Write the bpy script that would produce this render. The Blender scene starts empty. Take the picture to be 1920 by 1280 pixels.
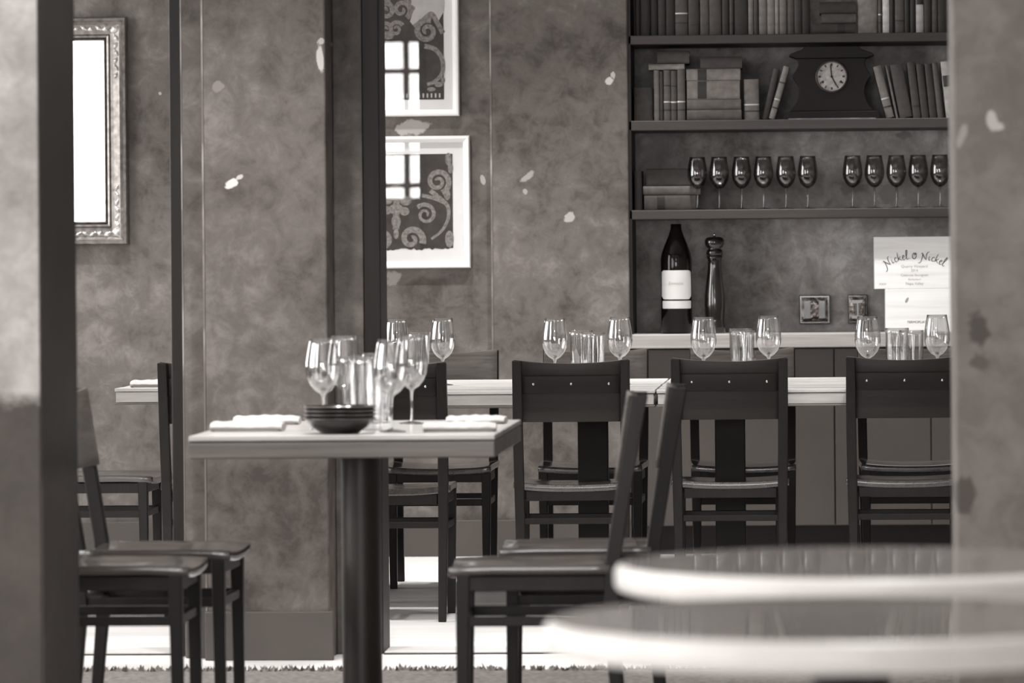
import bpy, bmesh, math, random
from mathutils import Vector, Matrix

random.seed(11)
PI = math.pi
sc = bpy.context.scene
COL = sc.collection

# ---------------------------------------------------------------- camera
EYE, FPX, HOR, ROLL = 1.19, 8800.0, 484.0, 0.0085
TH = math.atan(556.0 / FPX)
CT, ST = math.cos(TH), math.sin(TH)
cam_d = bpy.data.cameras.new('camera')
cam = bpy.data.objects.new('camera', cam_d)
COL.objects.link(cam)
cam_d.sensor_width = 36.0
cam_d.lens = FPX / 1920 * 36
cam_d.shift_y = -(640 - HOR) / 1920
cam_d.clip_start, cam_d.clip_end = 0.05, 60
cam_d.dof.use_dof = True
cam_d.dof.focus_distance = 16.3
cam_d.dof.aperture_fstop = 5.9
_r, _u, _b = Vector((CT, ST, 0)), Vector((0, 0, 1)), Vector((ST, -CT, 0))
_rr = (_r - ROLL * _u).normalized()
_uu = (_u + ROLL * _r).normalized()
cam.matrix_world = Matrix(((_rr.x, _uu.x, _b.x, 0), (_rr.y, _uu.y, _b.y, 0), (_rr.z, _uu.z, _b.z, EYE), (0, 0, 0, 1)))
sc.camera = cam

# ---------------------------------------------------------------- light
w = bpy.data.worlds.new('world')
sc.world = w
w.use_nodes = True
w.node_tree.nodes['Background'].inputs[0].default_value = (0.95, 0.97, 1.0, 1)
w.node_tree.nodes['Background'].inputs[1].default_value = 1.0
sc.view_settings.view_transform = 'Standard'
sc.view_settings.look = 'None'
sc.view_settings.exposure = 0.22
sc.view_settings.gamma = 1.0
sc.view_settings.use_curve_mapping = False
try:
    sc.cycles.use_denoising = True
    sc.cycles.max_bounces = 9
    sc.cycles.diffuse_bounces = 5
    sc.cycles.transparent_max_bounces = 32
    sc.cycles.caustics_reflective = False
    sc.cycles.caustics_refractive = False
    sc.cycles.sample_clamp_indirect = 8
except Exception:
    pass


def area(name, loc, target, sx, sy, rad):
    """daylight panel of radiance RAD behind a window, or a lamp's shining face"""
    l = bpy.data.lights.new(name, 'AREA')
    l.shape = 'RECTANGLE'
    l.size, l.size_y = sx, sy
    l.energy = rad * PI * sx * sy
    l.color = (1, 0.985, 0.965)
    o = bpy.data.objects.new(name, l)
    COL.objects.link(o)
    o.location = loc
    o.rotation_euler = Vector(target).to_track_quat('-Z', 'Y').to_euler()
    return o


LEFT_X, REAR_Y, RIGHT_X, CEIL = -4.6, -5.0, 3.0, 3.6
WIN_LEFT = [(-1.0, 1.6), (2.4, 4.9), (5.4, 8.7), (9.6, 12.4), (14.7, 18.0)]       # spans in Y on the left wall
WIN_REAR = [(-4.1, -3.47), (-2.9, -1.2), (-0.6, 1.4)]    # spans in X on the rear wall
WZ0, WZ1 = 0.75, 2.95
RAD_LEFT = [10.0, 10.0, 9.0, 9.0, 7.0]
RAD_REAR = [18.0, 14.0, 14.0]
REAR_Z = [(1.71, 3.20), (0.75, 2.95), (0.75, 2.95)]
for i_, (a_, b_) in enumerate(WIN_LEFT):
    area('daylight_left', (LEFT_X - 0.16, (a_ + b_) / 2, (WZ0 + WZ1) / 2), (1, 0, 0), WZ1 - WZ0, b_ - a_, RAD_LEFT[i_])
for i_, (a_, b_) in enumerate(WIN_REAR):
    zz0, zz1 = REAR_Z[i_]
    area('daylight_rear', ((a_ + b_) / 2, REAR_Y - 0.16, (zz0 + zz1) / 2), (0, 1, 0), b_ - a_, zz1 - zz0, RAD_REAR[i_])
# recessed ceiling downlights over the tables and the floor
DOWN = [(-2.9, 17.5), (-1.75, 17.7), (-0.65, 17.7), (0.4, 17.7), (-2.6, 14.6), (-1.0, 14.7), (0.4, 14.7), (-1.75, 12.9), (-1.2, 12.8), (-1.2, 10.2), (0.3, 6.6)]
DOWN_W = 255.0
for x_, y_ in DOWN:
    l_ = bpy.data.lights.new('downlight_beam', 'SPOT')
    l_.energy, l_.spot_size, l_.spot_blend, l_.shadow_soft_size = DOWN_W, math.radians(70), 0.5, 0.06
    l_.color = (1, 0.985, 0.965)
    o_ = bpy.data.objects.new('downlight_beam', l_)
    COL.objects.link(o_)
    o_.location = (x_, y_, CEIL - 0.03)


# ---------------------------------------------------------------- helpers
def at(px, py, D):
    """room point seen at pixel (px, py), D metres along the lens axis"""
    x, y = px - 960, py - HOR
    a, b = (x - ROLL * y) * D / FPX, (y + ROLL * x) * D / FPX
    return Vector((a * CT - D * ST, a * ST + D * CT, EYE - b))


def on_y(px, py, Y):
    a = ((px - 960) - ROLL * (py - HOR)) / FPX
    return at(px, py, Y / (a * ST + CT))


def tone(v):
    v = max(v, 0.0005)
    return (v, v ** 1.06, v ** 1.10, 1.0)


class MB:
    def __init__(self):
        self.v, self.f, self.s = [], [], []

    def add(self, vs, fs, smooth=False, M=None):
        n = len(self.v)
        self.v += [tuple(M @ Vector(p)) if M is not None else tuple(p) for p in vs]
        self.f += [tuple(i + n for i in f) for f in fs]
        self.s += [smooth] * len(fs)
        return self

    def box(self, x0, x1, y0, y1, z0, z1, M=None):
        vs = [(x, y, z) for x in (x0, x1) for y in (y0, y1) for z in (z0, z1)]
        fs = [(0, 1, 3, 2), (4, 6, 7, 5), (0, 4, 5, 1), (2, 3, 7, 6), (0, 2, 6, 4), (1, 5, 7, 3)]
        return self.add(vs, fs, False, M)

    def lathe(self, prof, n=32, M=None, smooth=True, flute=None):
        vs, rings = [], []
        for r, z in prof:
            if r < 1e-6:
                rings.append([len(vs)])
                vs.append((0, 0, z))
            else:
                ring = []
                for k in range(n):
                    t = 2 * PI * k / n
                    q = r * (1 + (flute(t, z) if flute else 0))
                    ring.append(len(vs))
                    vs.append((q * math.cos(t), q * math.sin(t), z))
                rings.append(ring)
        fs = []
        for A, B in zip(rings, rings[1:]):
            if len(A) == 1 and len(B) == 1:
                continue
            for k in range(n):
                j = (k + 1) % n
                if len(A) == 1:
                    fs.append((A[0], B[j], B[k]))
                elif len(B) == 1:
                    fs.append((A[k], A[j], B[0]))
                else:
                    fs.append((A[k], A[j], B[j], B[k]))
        return self.add(vs, fs, smooth, M)

    def bar(self, pts, sx, sy, M=None):
        """rectangular section (sx along x, sy along y) through points that run mostly in z"""
        vs = []
        for p in pts:
            wx, wy = (sx, sy) if len(p) == 3 else (p[3], p[4])
            vs += [(p[0] + i * wx / 2, p[1] + j * wy / 2, p[2]) for i, j in ((-1, -1), (1, -1), (1, 1), (-1, 1))]
        fs = [(3, 2, 1, 0)]
        for k in range(len(pts) - 1):
            a, b = 4 * k, 4 * k + 4
            fs += [(a + i, a + (i + 1) % 4, b + (i + 1) % 4, b + i) for i in range(4)]
        e = 4 * (len(pts) - 1)
        fs.append((e, e + 1, e + 2, e + 3))
        return self.add(vs, fs, False, M)

    def prism(self, poly, y0, y1, M=None):
        """outline in x, z pushed from y0 to y1"""
        n = len(poly)
        vs = [(x, y0, z) for x, z in poly] + [(x, y1, z) for x, z in poly]
        fs = [tuple(range(n)), tuple(reversed(range(n, 2 * n)))]
        fs += [(i, n + i, n + (i + 1) % n, (i + 1) % n) for i in range(n)]
        return self.add(vs, fs, False, M)

    def ribbon(self, pts, wd, y, M=None):
        """flat pen stroke in the x-z plane at depth y, facing -y"""
        n = len(pts)
        vs = []
        for i, (x, z) in enumerate(pts):
            a, b = pts[max(i - 1, 0)], pts[min(i + 1, n - 1)]
            dx, dz = b[0] - a[0], b[1] - a[1]
            L = math.hypot(dx, dz) or 1
            q = wd(i / max(n - 1, 1)) if callable(wd) else wd
            ox, oz = -dz / L * q / 2, dx / L * q / 2
            vs += [(x - ox, y, z - oz), (x + ox, y, z + oz)]
        fs = [(2 * i, 2 * i + 2, 2 * i + 3, 2 * i + 1) for i in range(n - 1)]
        return self.add(vs, fs, False, M)

    def grid(self, fn, nu, nv, th):
        """plate: fn(u, v) -> point, thickened by th along -z"""
        vs = [fn(i / nu, j / nv) for i in range(nu + 1) for j in range(nv + 1)]
        m = len(vs)
        th3 = th if isinstance(th, tuple) else (0, 0, -th)
        vs += [(x + th3[0], y + th3[1], z + th3[2]) for x, y, z in vs]
        g = lambda i, j: i * (nv + 1) + j
        fs = []
        for i in range(nu):
            for j in range(nv):
                q = (g(i, j), g(i + 1, j), g(i + 1, j + 1), g(i, j + 1))
                fs += [q, tuple(m + k for k in reversed(q))]
        for i in range(nu):
            for j in (0, nv):
                q = (g(i, j), g(i + 1, j), m + g(i + 1, j), m + g(i, j))
                fs.append(q if j else tuple(reversed(q)))
        for j in range(nv):
            for i in (0, nu):
                q = (g(i, j), g(i, j + 1), m + g(i, j + 1), m + g(i, j))
                fs.append(tuple(reversed(q)) if i else q)
        return self.add(vs, fs, False)

    def mesh(self, name, mat=None, bevel=0.0, seg=2, auto=None):
        me = bpy.data.meshes.new(name)
        me.from_pydata(self.v, [], self.f)
        me.polygons.foreach_set('use_smooth', self.s)
        bm = bmesh.new()
        bm.from_mesh(me)
        bmesh.ops.recalc_face_normals(bm, faces=bm.faces)
        if bevel > 0:
            ed = [e for e in bm.edges if len(e.link_faces) == 2 and e.calc_face_angle(0) > 0.6]
            bmesh.ops.bevel(bm, geom=ed, offset=bevel, segments=seg, affect='EDGES', profile=0.5, clamp_overlap=True)
        if auto is not None:
            for f in bm.faces:
                f.smooth = True
            for e in bm.edges:
                e.smooth = not (len(e.link_faces) == 2 and e.calc_face_angle(0) > auto)
        bm.to_mesh(me)
        bm.free()
        if mat:
            me.materials.append(mat)
        return me


def obj(name, mb, mat, parent=None, bevel=0.0, loc=None, rot=None, auto=None, label=None, seg=2):
    me = mb.mesh(name, mat, bevel, seg, auto) if isinstance(mb, MB) else mb
    o = bpy.data.objects.new(name, me)
    COL.objects.link(o)
    if parent:
        o.parent = parent
    if loc is not None:
        o.location = loc
    if rot is not None:
        o.rotation_euler = rot
    if label:
        o['label'] = label
    return o


def tag(o, label, cat, group=None):
    o['label'], o['category'] = label, cat
    if group:
        o['group'] = group
    return o


def thing(name, label, cat, loc=(0, 0, 0), rz=0.0, group=None, ry=0.0):
    o = bpy.data.objects.new(name, None)
    COL.objects.link(o)
    o.empty_display_size = 0.1
    o.location = loc
    o.rotation_euler = (0, ry, rz)
    return tag(o, label, cat, group)


def struct(name, mb, mat, bevel=0.0, parent=None):
    o = obj(name, mb, mat, parent, bevel)
    if not parent:
        o['kind'] = 'structure'
    return o


def dup(root, loc, rz, label, group=None):
    r = root.copy()
    COL.objects.link(r)
    r.location, r.rotation_euler = loc, (0, 0, rz)
    r['label'] = label
    if group:
        r['group'] = group
    for ch in list(root.children):
        c = ch.copy()
        COL.objects.link(c)
        c.parent = r
        for g in list(ch.children):
            d = g.copy()
            COL.objects.link(d)
            d.parent = c
    return r


# ---------------------------------------------------------------- materials
def new_mat(name):
    m = bpy.data.materials.new(name)
    m.use_nodes = True
    nt = m.node_tree
    b = nt.nodes['Principled BSDF']
    return m, nt, b


def N(nt, t, **kw):
    n = nt.nodes.new(t)
    for k, v in kw.items():
        if k.startswith('i_'):
            key = k[2:]
            n.inputs[int(key) if key.isdigit() else key.replace('_', ' ')].default_value = v
        else:
            setattr(n, k, v)
    return n


def ramp(nt, src, stops):
    r = nt.nodes.new('ShaderNodeValToRGB')
    e = r.color_ramp.elements
    while len(e) < len(stops):
        e.new(0.5)
    for k, (p, c) in zip(e, stops):
        k.position = p
        k.color = c if isinstance(c, tuple) else tone(c)
    nt.links.new(src, r.inputs[0])
    return r


def plain(name, v, rough=0.5, spec=0.5, metal=0.0, var=0.12, scale=14.0, coat=0.0, bump=0.0):
    m, nt, b = new_mat(name)
    tc = N(nt, 'ShaderNodeTexCoord')
    n = N(nt, 'ShaderNodeTexNoise', i_Scale=scale, i_Detail=4.0)
    nt.links.new(tc.outputs['Object'], n.inputs['Vector'])
    r = ramp(nt, n.outputs[0], [(0.3, v * (1 - var)), (0.7, v * (1 + var))])
    nt.links.new(r.outputs[0], b.inputs['Base Color'])
    b.inputs['Roughness'].default_value = rough
    b.inputs['Specular IOR Level'].default_value = spec
    b.inputs['Metallic'].default_value = metal
    b.inputs['Coat Weight'].default_value = coat
    if bump:
        bp = N(nt, 'ShaderNodeBump', i_Strength=bump, i_Distance=0.004)
        nt.links.new(n.outputs[0], bp.inputs['Height'])
        nt.links.new(bp.outputs[0], b.inputs['Normal'])
    return m


def wood(name, v, axis='X', rough=0.4, spec=0.5, contrast=0.35, scale=1.0, coat=0.0, lo=None):
    """stretched grain along AXIS"""
    m, nt, b = new_mat(name)
    tc = N(nt, 'ShaderNodeTexCoord')
    mp = N(nt, 'ShaderNodeMapping')
    s = {'X': (1.2, 26, 26), 'Y': (26, 1.2, 26), 'Z': (26, 26, 1.2)}[axis]
    mp.inputs['Scale'].default_value = tuple(k * scale for k in s)
    nt.links.new(tc.outputs['Object'], mp.inputs['Vector'])
    n1 = N(nt, 'ShaderNodeTexNoise', i_Scale=1.0, i_Detail=6.0, i_Distortion=0.6)
    nt.links.new(mp.outputs[0], n1.inputs['Vector'])
    n2 = N(nt, 'ShaderNodeTexNoise', i_Scale=4.5, i_Detail=3.0)
    nt.links.new(mp.outputs[0], n2.inputs['Vector'])
    mx = N(nt, 'ShaderNodeMath', operation='MULTIPLY_ADD')
    mx.inputs[1].default_value = 0.35
    nt.links.new(n2.outputs[0], mx.inputs[0])
    nt.links.new(n1.outputs[0], mx.inputs[2])
    r = ramp(nt, mx.outputs[0], [(0.48, v * (1 - contrast)), (0.66, v), (0.86, v * (1 + contrast))])
    nt.links.new(r.outputs[0], b.inputs['Base Color'])
    b.inputs['Roughness'].default_value = rough
    b.inputs['Specular IOR Level'].default_value = spec
    b.inputs['Coat Weight'].default_value = coat
    b.inputs['Coat Roughness'].default_value = 0.12
    bp = N(nt, 'ShaderNodeBump', i_Strength=0.12, i_Distance=0.002)
    nt.links.new(mx.outputs[0], bp.inputs['Height'])
    nt.links.new(bp.outputs[0], b.inputs['Normal'])
    return m


def plaster(name, v, spots=(), lower=None, seed=0.0, contrast=0.52, rough=0.55):
    """trowelled, waxed plaster: cloudy tones, trowel scars, chips given as (x, z, rx, rz, angle, value)"""
    m, nt, b = new_mat(name)
    L = nt.links.new
    tc = N(nt, 'ShaderNodeTexCoord')
    of = N(nt, 'ShaderNodeVectorMath', operation='ADD')
    of.inputs[1].default_value = (seed, seed * 1.7, seed * 0.6)
    L(tc.outputs['Object'], of.inputs[0])
    n1 = N(nt, 'ShaderNodeTexNoise', i_Scale=2.3, i_Detail=7.0, i_Roughness=0.66, i_Distortion=0.3)
    n2 = N(nt, 'ShaderNodeTexNoise', i_Scale=12.0, i_Detail=6.0, i_Roughness=0.7, i_Distortion=0.45)
    mp = N(nt, 'ShaderNodeMapping')
    mp.inputs['Rotation'].default_value = (0.0, 0.65, 0.0)
    mp.inputs['Scale'].default_value = (3.0, 3.0, 6.0)
    L(of.outputs[0], n1.inputs['Vector'])
    L(of.outputs[0], n2.inputs['Vector'])
    L(of.outputs[0], mp.inputs['Vector'])
    n3 = N(nt, 'ShaderNodeTexNoise', i_Scale=1.3, i_Detail=5.0, i_Distortion=0.6)
    L(mp.outputs[0], n3.inputs['Vector'])
    a1 = N(nt, 'ShaderNodeMath', operation='MULTIPLY_ADD')
    a1.inputs[1].default_value = 0.75
    L(n2.outputs[0], a1.inputs[0])
    L(n1.outputs[0], a1.inputs[2])
    a2 = N(nt, 'ShaderNodeMath', operation='MULTIPLY_ADD')
    a2.inputs[1].default_value = 0.22
    L(n3.outputs[0], a2.inputs[0])
    L(a1.outputs[0], a2.inputs[2])
    r = ramp(nt, a2.outputs[0], [(0.72, v * (1 - contrast)), (0.92, v * 0.92), (1.0, v * 1.04), (1.0, v * (1 + contrast))])
    r.color_ramp.elements[2].position = 0.985
    r.color_ramp.elements[3].position = 1.0
    mr = N(nt, 'ShaderNodeMapRange')
    mr.inputs['From Min'].default_value = 0.72
    mr.inputs['From Max'].default_value = 1.24
    L(a2.outputs[0], mr.inputs[0])
    r = ramp(nt, mr.outputs[0], [(0.1, v * (1 - contrast)), (0.42, v * 0.9), (0.6, v * 1.06), (0.92, v * (1 + contrast * 1.25))])
    col = r.outputs[0]
    sep = N(nt, 'ShaderNodeSeparateXYZ')
    L(tc.outputs['Object'], sep.inputs[0])
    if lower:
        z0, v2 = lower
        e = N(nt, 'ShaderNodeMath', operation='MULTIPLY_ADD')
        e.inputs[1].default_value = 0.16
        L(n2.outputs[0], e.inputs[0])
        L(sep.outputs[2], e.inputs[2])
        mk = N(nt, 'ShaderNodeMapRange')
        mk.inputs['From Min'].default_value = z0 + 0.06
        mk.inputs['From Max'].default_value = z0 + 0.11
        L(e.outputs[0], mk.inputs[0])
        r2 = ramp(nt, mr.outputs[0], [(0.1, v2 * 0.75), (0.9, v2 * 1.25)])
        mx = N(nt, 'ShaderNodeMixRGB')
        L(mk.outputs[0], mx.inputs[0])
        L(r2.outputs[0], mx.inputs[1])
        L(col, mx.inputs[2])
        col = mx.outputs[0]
    for (sx, sz, rx, rz, ang, val) in spots:
        cmb = N(nt, 'ShaderNodeCombineXYZ')
        L(sep.outputs[0], cmb.inputs[0])
        L(sep.outputs[2], cmb.inputs[1])
        sub = N(nt, 'ShaderNodeVectorMath', operation='SUBTRACT')
        sub.inputs[1].default_value = (sx, sz, 0)
        L(cmb.outputs[0], sub.inputs[0])
        rot = N(nt, 'ShaderNodeVectorRotate', rotation_type='Z_AXIS')
        rot.inputs['Angle'].default_value = -ang
        L(sub.outputs[0], rot.inputs['Vector'])
        scl = N(nt, 'ShaderNodeVectorMath', operation='MULTIPLY')
        scl.inputs[1].default_value = (1 / rx, 1 / rz, 0)
        L(rot.outputs[0], scl.inputs[0])
        ln = N(nt, 'ShaderNodeVectorMath', operation='LENGTH')
        L(scl.outputs[0], ln.inputs[0])
        ad = N(nt, 'ShaderNodeMath', operation='MULTIPLY_ADD')
        ad.inputs[1].default_value = 2.8
        L(n2.outputs[0], ad.inputs[0])
        L(ln.outputs['Value'], ad.inputs[2])
        mk = N(nt, 'ShaderNodeMapRange')
        mk.inputs['From Min'].default_value = 2.35
        mk.inputs['From Max'].default_value = 2.1
        L(ad.outputs[0], mk.inputs[0])
        mx = N(nt, 'ShaderNodeMixRGB')
        mx.inputs[2].default_value = tone(val)
        L(mk.outputs[0], mx.inputs[0])
        L(col, mx.inputs[1])
        col = mx.outputs[0]
    L(col, b.inputs['Base Color'])
    b.inputs['Roughness'].default_value = rough
    b.inputs['Specular IOR Level'].default_value = 0.3
    bp = N(nt, 'ShaderNodeBump', i_Strength=0.18, i_Distance=0.006)
    L(a2.outputs[0], bp.inputs['Height'])
    L(bp.outputs[0], b.inputs['Normal'])
    return m


def thin_glass(name, tint=1.0, refl=1.0, edge=0.55, rough=0.02):
    """thin clear glass: what lies behind shows through, the surface mirrors the windows"""
    m = bpy.data.materials.new(name)
    m.use_nodes = True
    nt = m.node_tree
    nt.nodes.clear()
    L = nt.links.new
    out = N(nt, 'ShaderNodeOutputMaterial')
    tr = N(nt, 'ShaderNodeBsdfTransparent')
    tr.inputs[0].default_value = tone(tint)
    gl = N(nt, 'ShaderNodeBsdfGlossy', i_Roughness=rough)
    lw = N(nt, 'ShaderNodeLayerWeight', i_Blend=0.5)
    pw = N(nt, 'ShaderNodeMath', operation='POWER')
    pw.inputs[1].default_value = 3.0
    L(lw.outputs['Facing'], pw.inputs[0])
    ml = N(nt, 'ShaderNodeMath', operation='MULTIPLY_ADD')
    ml.inputs[1].default_value = edge
    ml.inputs[2].default_value = 0.05 * refl
    ml.use_clamp = True
    L(pw.outputs[0], ml.inputs[0])
    mx = N(nt, 'ShaderNodeMixShader')
    L(ml.outputs[0], mx.inputs[0])
    L(tr.outputs[0], mx.inputs[1])
    L(gl.outputs[0], mx.inputs[2])
    L(mx.outputs[0], out.inputs[0])
    return m


def emit(name, strength):
    m = bpy.data.materials.new(name)
    m.use_nodes = True
    nt = m.node_tree
    nt.nodes.clear()
    out = N(nt, 'ShaderNodeOutputMaterial')
    e = N(nt, 'ShaderNodeEmission', i_Strength=strength)
    nt.links.new(e.outputs[0], out.inputs[0])
    return m


M_floor = wood('floor_pale_boards', 0.60, 'X', rough=0.42, contrast=0.12, scale=0.6)
M_strip = wood('threshold_strip', 0.55, 'X', rough=0.4, contrast=0.1)
M_chair = wood('dark_stained_wood', 0.013, 'X', rough=0.4, spec=0.35, contrast=0.4)
M_chairz = wood('dark_stained_wood_upright', 0.008, 'Z', rough=0.45, spec=0.3, contrast=0.35)
M_veneer = wood('oak_back_veneer', 0.095, 'X', rough=0.4, contrast=0.45)
M_seat = wood('dark_seat_wood', 0.045, 'Y', rough=0.27, spec=0.7, contrast=0.35, coat=0.9)
for n_ in M_seat.node_tree.nodes:
    if n_.type == 'BUMP':
        n_.inputs['Strength'].default_value = 0.03
M_black = plain('blackened_steel', 0.009, rough=0.5, spec=0.25)
M_screw = plain('steel_screw', 0.6, rough=0.25, metal=1.0)
M_jamb = wood('dark_jamb_wood', 0.010, 'Z', rough=0.5, spec=0.3, contrast=0.25)
M_base = plain('dark_baseboard_paint', 0.060, rough=0.5, var=0.1, scale=3)
M_cab = plain('dark_cabinet_paint', 0.06, rough=0.5, var=0.08, scale=3)
M_shelf = wood('dark_shelf_wood', 0.034, 'X', rough=0.5, contrast=0.2)
M_table = wood('table_oak', 0.52, 'X', rough=0.28, spec=0.6, contrast=0.3, coat=0.25)
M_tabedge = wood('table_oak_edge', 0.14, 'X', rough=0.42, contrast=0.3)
M_pale = wood('pale_oak', 0.5, 'X', rough=0.35, contrast=0.25)
M_paledge = wood('pale_oak_edge', 0.45, 'X', rough=0.45, contrast=0.28)
M_counter = wood('counter_oak', 0.34, 'X', rough=0.45, contrast=0.22)
M_white = plain('white_linen', 0.52, rough=0.85, var=0.04, scale=60, bump=0.25)
M_bowl = plain('black_glazed_stoneware', 0.013, rough=0.12, spec=0.6, coat=0.4)
M_rim = plain('bare_bowl_rim', 0.07, rough=0.3)
M_glass = thin_glass('clear_glass', 0.98, 4.2, 1.0)
M_stem = thin_glass('solid_glass_stem', 0.92, 8.0, 1.0, 0.05)
M_tumbler = thin_glass('tumbler_glass', 0.97, 3.6, 0.9)
M_pane = thin_glass('window_glass', 0.97, 0.6, 0.35, 0.0)
M_picglass = thin_glass('picture_glass', 0.98, 1.1, 0.12, 0.004)
M_smoke = thin_glass('shelf_glass', 0.70, 2.0, 0.55)
M_mirror = plain('mirror_silver', 0.95, rough=0.02, metal=1.0, var=0.0)
M_gilt = plain('aged_silver_gilt', 0.22, rough=0.38, metal=0.75, var=0.35, scale=40, bump=0.4)
M_frame = plain('white_picture_frame', 0.72, rough=0.4, var=0.03)
M_mat = plain('white_mount_board', 0.80, rough=0.8, var=0.02)
M_art = plain('print_dark_ground', 0.04, rough=0.7, var=0.25, scale=30)
M_artlight = plain('print_pale_ground', 0.48, rough=0.7, var=0.1, scale=20)
M_scroll = plain('print_scroll_ink', 0.21, rough=0.7, var=0.45, scale=90)
M_bottle = plain('dark_bottle_glass', 0.008, rough=0.06, spec=0.3)
M_paper = plain('label_paper', 0.66, rough=0.7, var=0.05)
M_ink = plain('grey_print_ink', 0.10, rough=0.8)
M_faint = plain('faint_print_ink', 0.42, rough=0.8)
M_pepper = plain('black_lacquer', 0.012, rough=0.15, spec=0.6, coat=0.5)
M_steel = plain('polished_steel', 0.65, rough=0.14, metal=1.0)
M_plate = plain('polished_plate', 0.16, rough=0.05, metal=1.0, var=0.6, scale=60, bump=1.0)
M_crate = wood('crate_pine', 0.86, 'X', rough=0.6, contrast=0.08)
M_knot = plain('crate_pine_knot', 0.30, rough=0.7, var=0.3, scale=50)
M_clock = plain('clock_black_slate', 0.006, rough=0.5, spec=0.25)
M_dial = plain('clock_dial_enamel', 0.33, rough=0.4, var=0.3, scale=70)
M_rug = plain('grey_rug_pile', 0.16, rough=0.95, var=0.45, scale=55, bump=0.5)
M_polish = plain('polished_dark_top', 0.23, rough=0.2, spec=0.9, coat=0.6, var=0.1)
M_rimpale = plain('pale_table_rim', 0.56, rough=0.35, var=0.04)
M_ceil = plain('ceiling_paint', 0.55, rough=0.9, var=0.03)
M_side = plaster('plaster_plain', 0.25, seed=8.0)
M_winframe = plain('window_frame_paint', 0.10, rough=0.5)
M_lamp = emit('lamp_bulb_glow', 120.0)
M_diff = emit('lamp_diffuser_glow', 30.0)

# ---------------------------------------------------------------- room shell
BACK = 18.753
P = lambda px, py, Y=BACK: on_y(px, py, Y)
NX0 = P(1180, 500, BACK - 0.03).x            # left edge of the shelving niche
PILX = P(922, 500, BACK - 0.03).x            # left edge of the broad pilaster
NICHE_BACK = BACK + 0.40

fl = MB().box(LEFT_X - 0.3, RIGHT_X + 0.3, REAR_Y - 0.3, BACK + 0.75, -0.12, 0.0)
struct('floor', fl, M_floor)
struct('ceiling', MB().box(LEFT_X - 0.3, RIGHT_X + 0.3, REAR_Y - 0.3, BACK + 0.75, CEIL, CEIL + 0.15), M_ceil)


def spot(px, py, Y, rx, rz, ang, val):
    p = on_y(px, py, Y)
    return (p.x, p.z, rx * Y / FPX, rz * Y / FPX, ang, val)


M_wall_back = plaster('plaster_back', 0.12, [
    spot(300, 175, BACK, 4, 4, 0, 0.4), spot(905, 335, BACK, 5, 10, 0.3, 0.36), spot(775, 238, BACK, 34, 15, 0.2, 0.36),
    spot(735, 520, BACK, 22, 18, 0, 0.27)], seed=1.0)
M_wall_pil = plaster('plaster_pilaster', 0.12, [
    spot(1142, 152, BACK - 0.03, 9, 8, 0.9, 0.52), spot(1150, 140, BACK - 0.03, 5, 8, 0.0, 0.42), spot(1068, 408, BACK - 0.03, 11, 9, 0.5, 0.36),
    spot(990, 330, BACK - 0.03, 16, 8, 0.7, 0.30), spot(985, 360, BACK - 0.03, 7, 9, 0.0, 0.30)], seed=3.0)
M_wall_niche = plaster('plaster_niche', 0.38, [
    spot(1690, 252, NICHE_BACK, 20, 9, 0.1, 0.30), spot(1600, 350, NICHE_BACK, 30, 16, 0.2, 0.26),
    spot(1665, 365, NICHE_BACK, 22, 20, 0.2, 0.34), spot(1578, 587, NICHE_BACK, 7, 7, 0, 0.3)], seed=5.0)
PIER_F = 13.90
M_pier = plaster('plaster_pier', 0.102, [
    spot(600, 105, PIER_F, 9, 34, 0.05, 0.42), spot(602, 78, PIER_F, 8, 9, 0, 0.36), spot(436, 343, PIER_F, 14, 9, 0.45, 0.55),
    spot(450, 332, PIER_F, 9, 5, 0.5, 0.42), spot(408, 165, PIER_F, 14, 11, 0.4, 0.19)], seed=2.2)

wb = MB().box(LEFT_X - 0.2, PILX, BACK, BACK + 0.65, 0, CEIL)
struct('wall_back', wb, M_wall_back)
wp = MB().box(PILX, NX0, BACK - 0.03, BACK + 0.65, 0, CEIL)
struct('wall_back_pilaster', wp, M_wall_pil, bevel=0.006)
wn = MB().box(NX0, RIGHT_X, NICHE_BACK, BACK + 0.65, 0, CEIL)
struct('wall_back_niche', wn, M_wall_niche)
struct('wall_right', MB().box(RIGHT_X, RIGHT_X + 0.2, REAR_Y, BACK + 0.65, 0, CEIL), M_side)
BB = 0.145
struct('baseboard_back', MB().box(LEFT_X, NX0 - 0.002, BACK - 0.045, BACK - 0.028, 0, BB), M_base, bevel=0.003)


def wall_with_windows(name, spans, along, fixed, thick, lo, hi, zs=None):
    """solid wall with rectangular openings; ALONG is the axis the spans run on"""
    m = MB()
    B = lambda a, b, z0, z1: (m.box(a, b, fixed - thick, fixed, z0, z1) if along == 'X' else m.box(fixed - thick, fixed, a, b, z0, z1))
    e = lo
    for i, (a, b) in enumerate(spans):
        z0, z1 = zs[i] if zs else (WZ0, WZ1)
        B(e, a, 0, CEIL)
        B(a, b, 0, z0)
        B(a, b, z1, CEIL)
        e = b
    B(e, hi, 0, CEIL)
    return struct(name, m, M_side)


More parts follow.
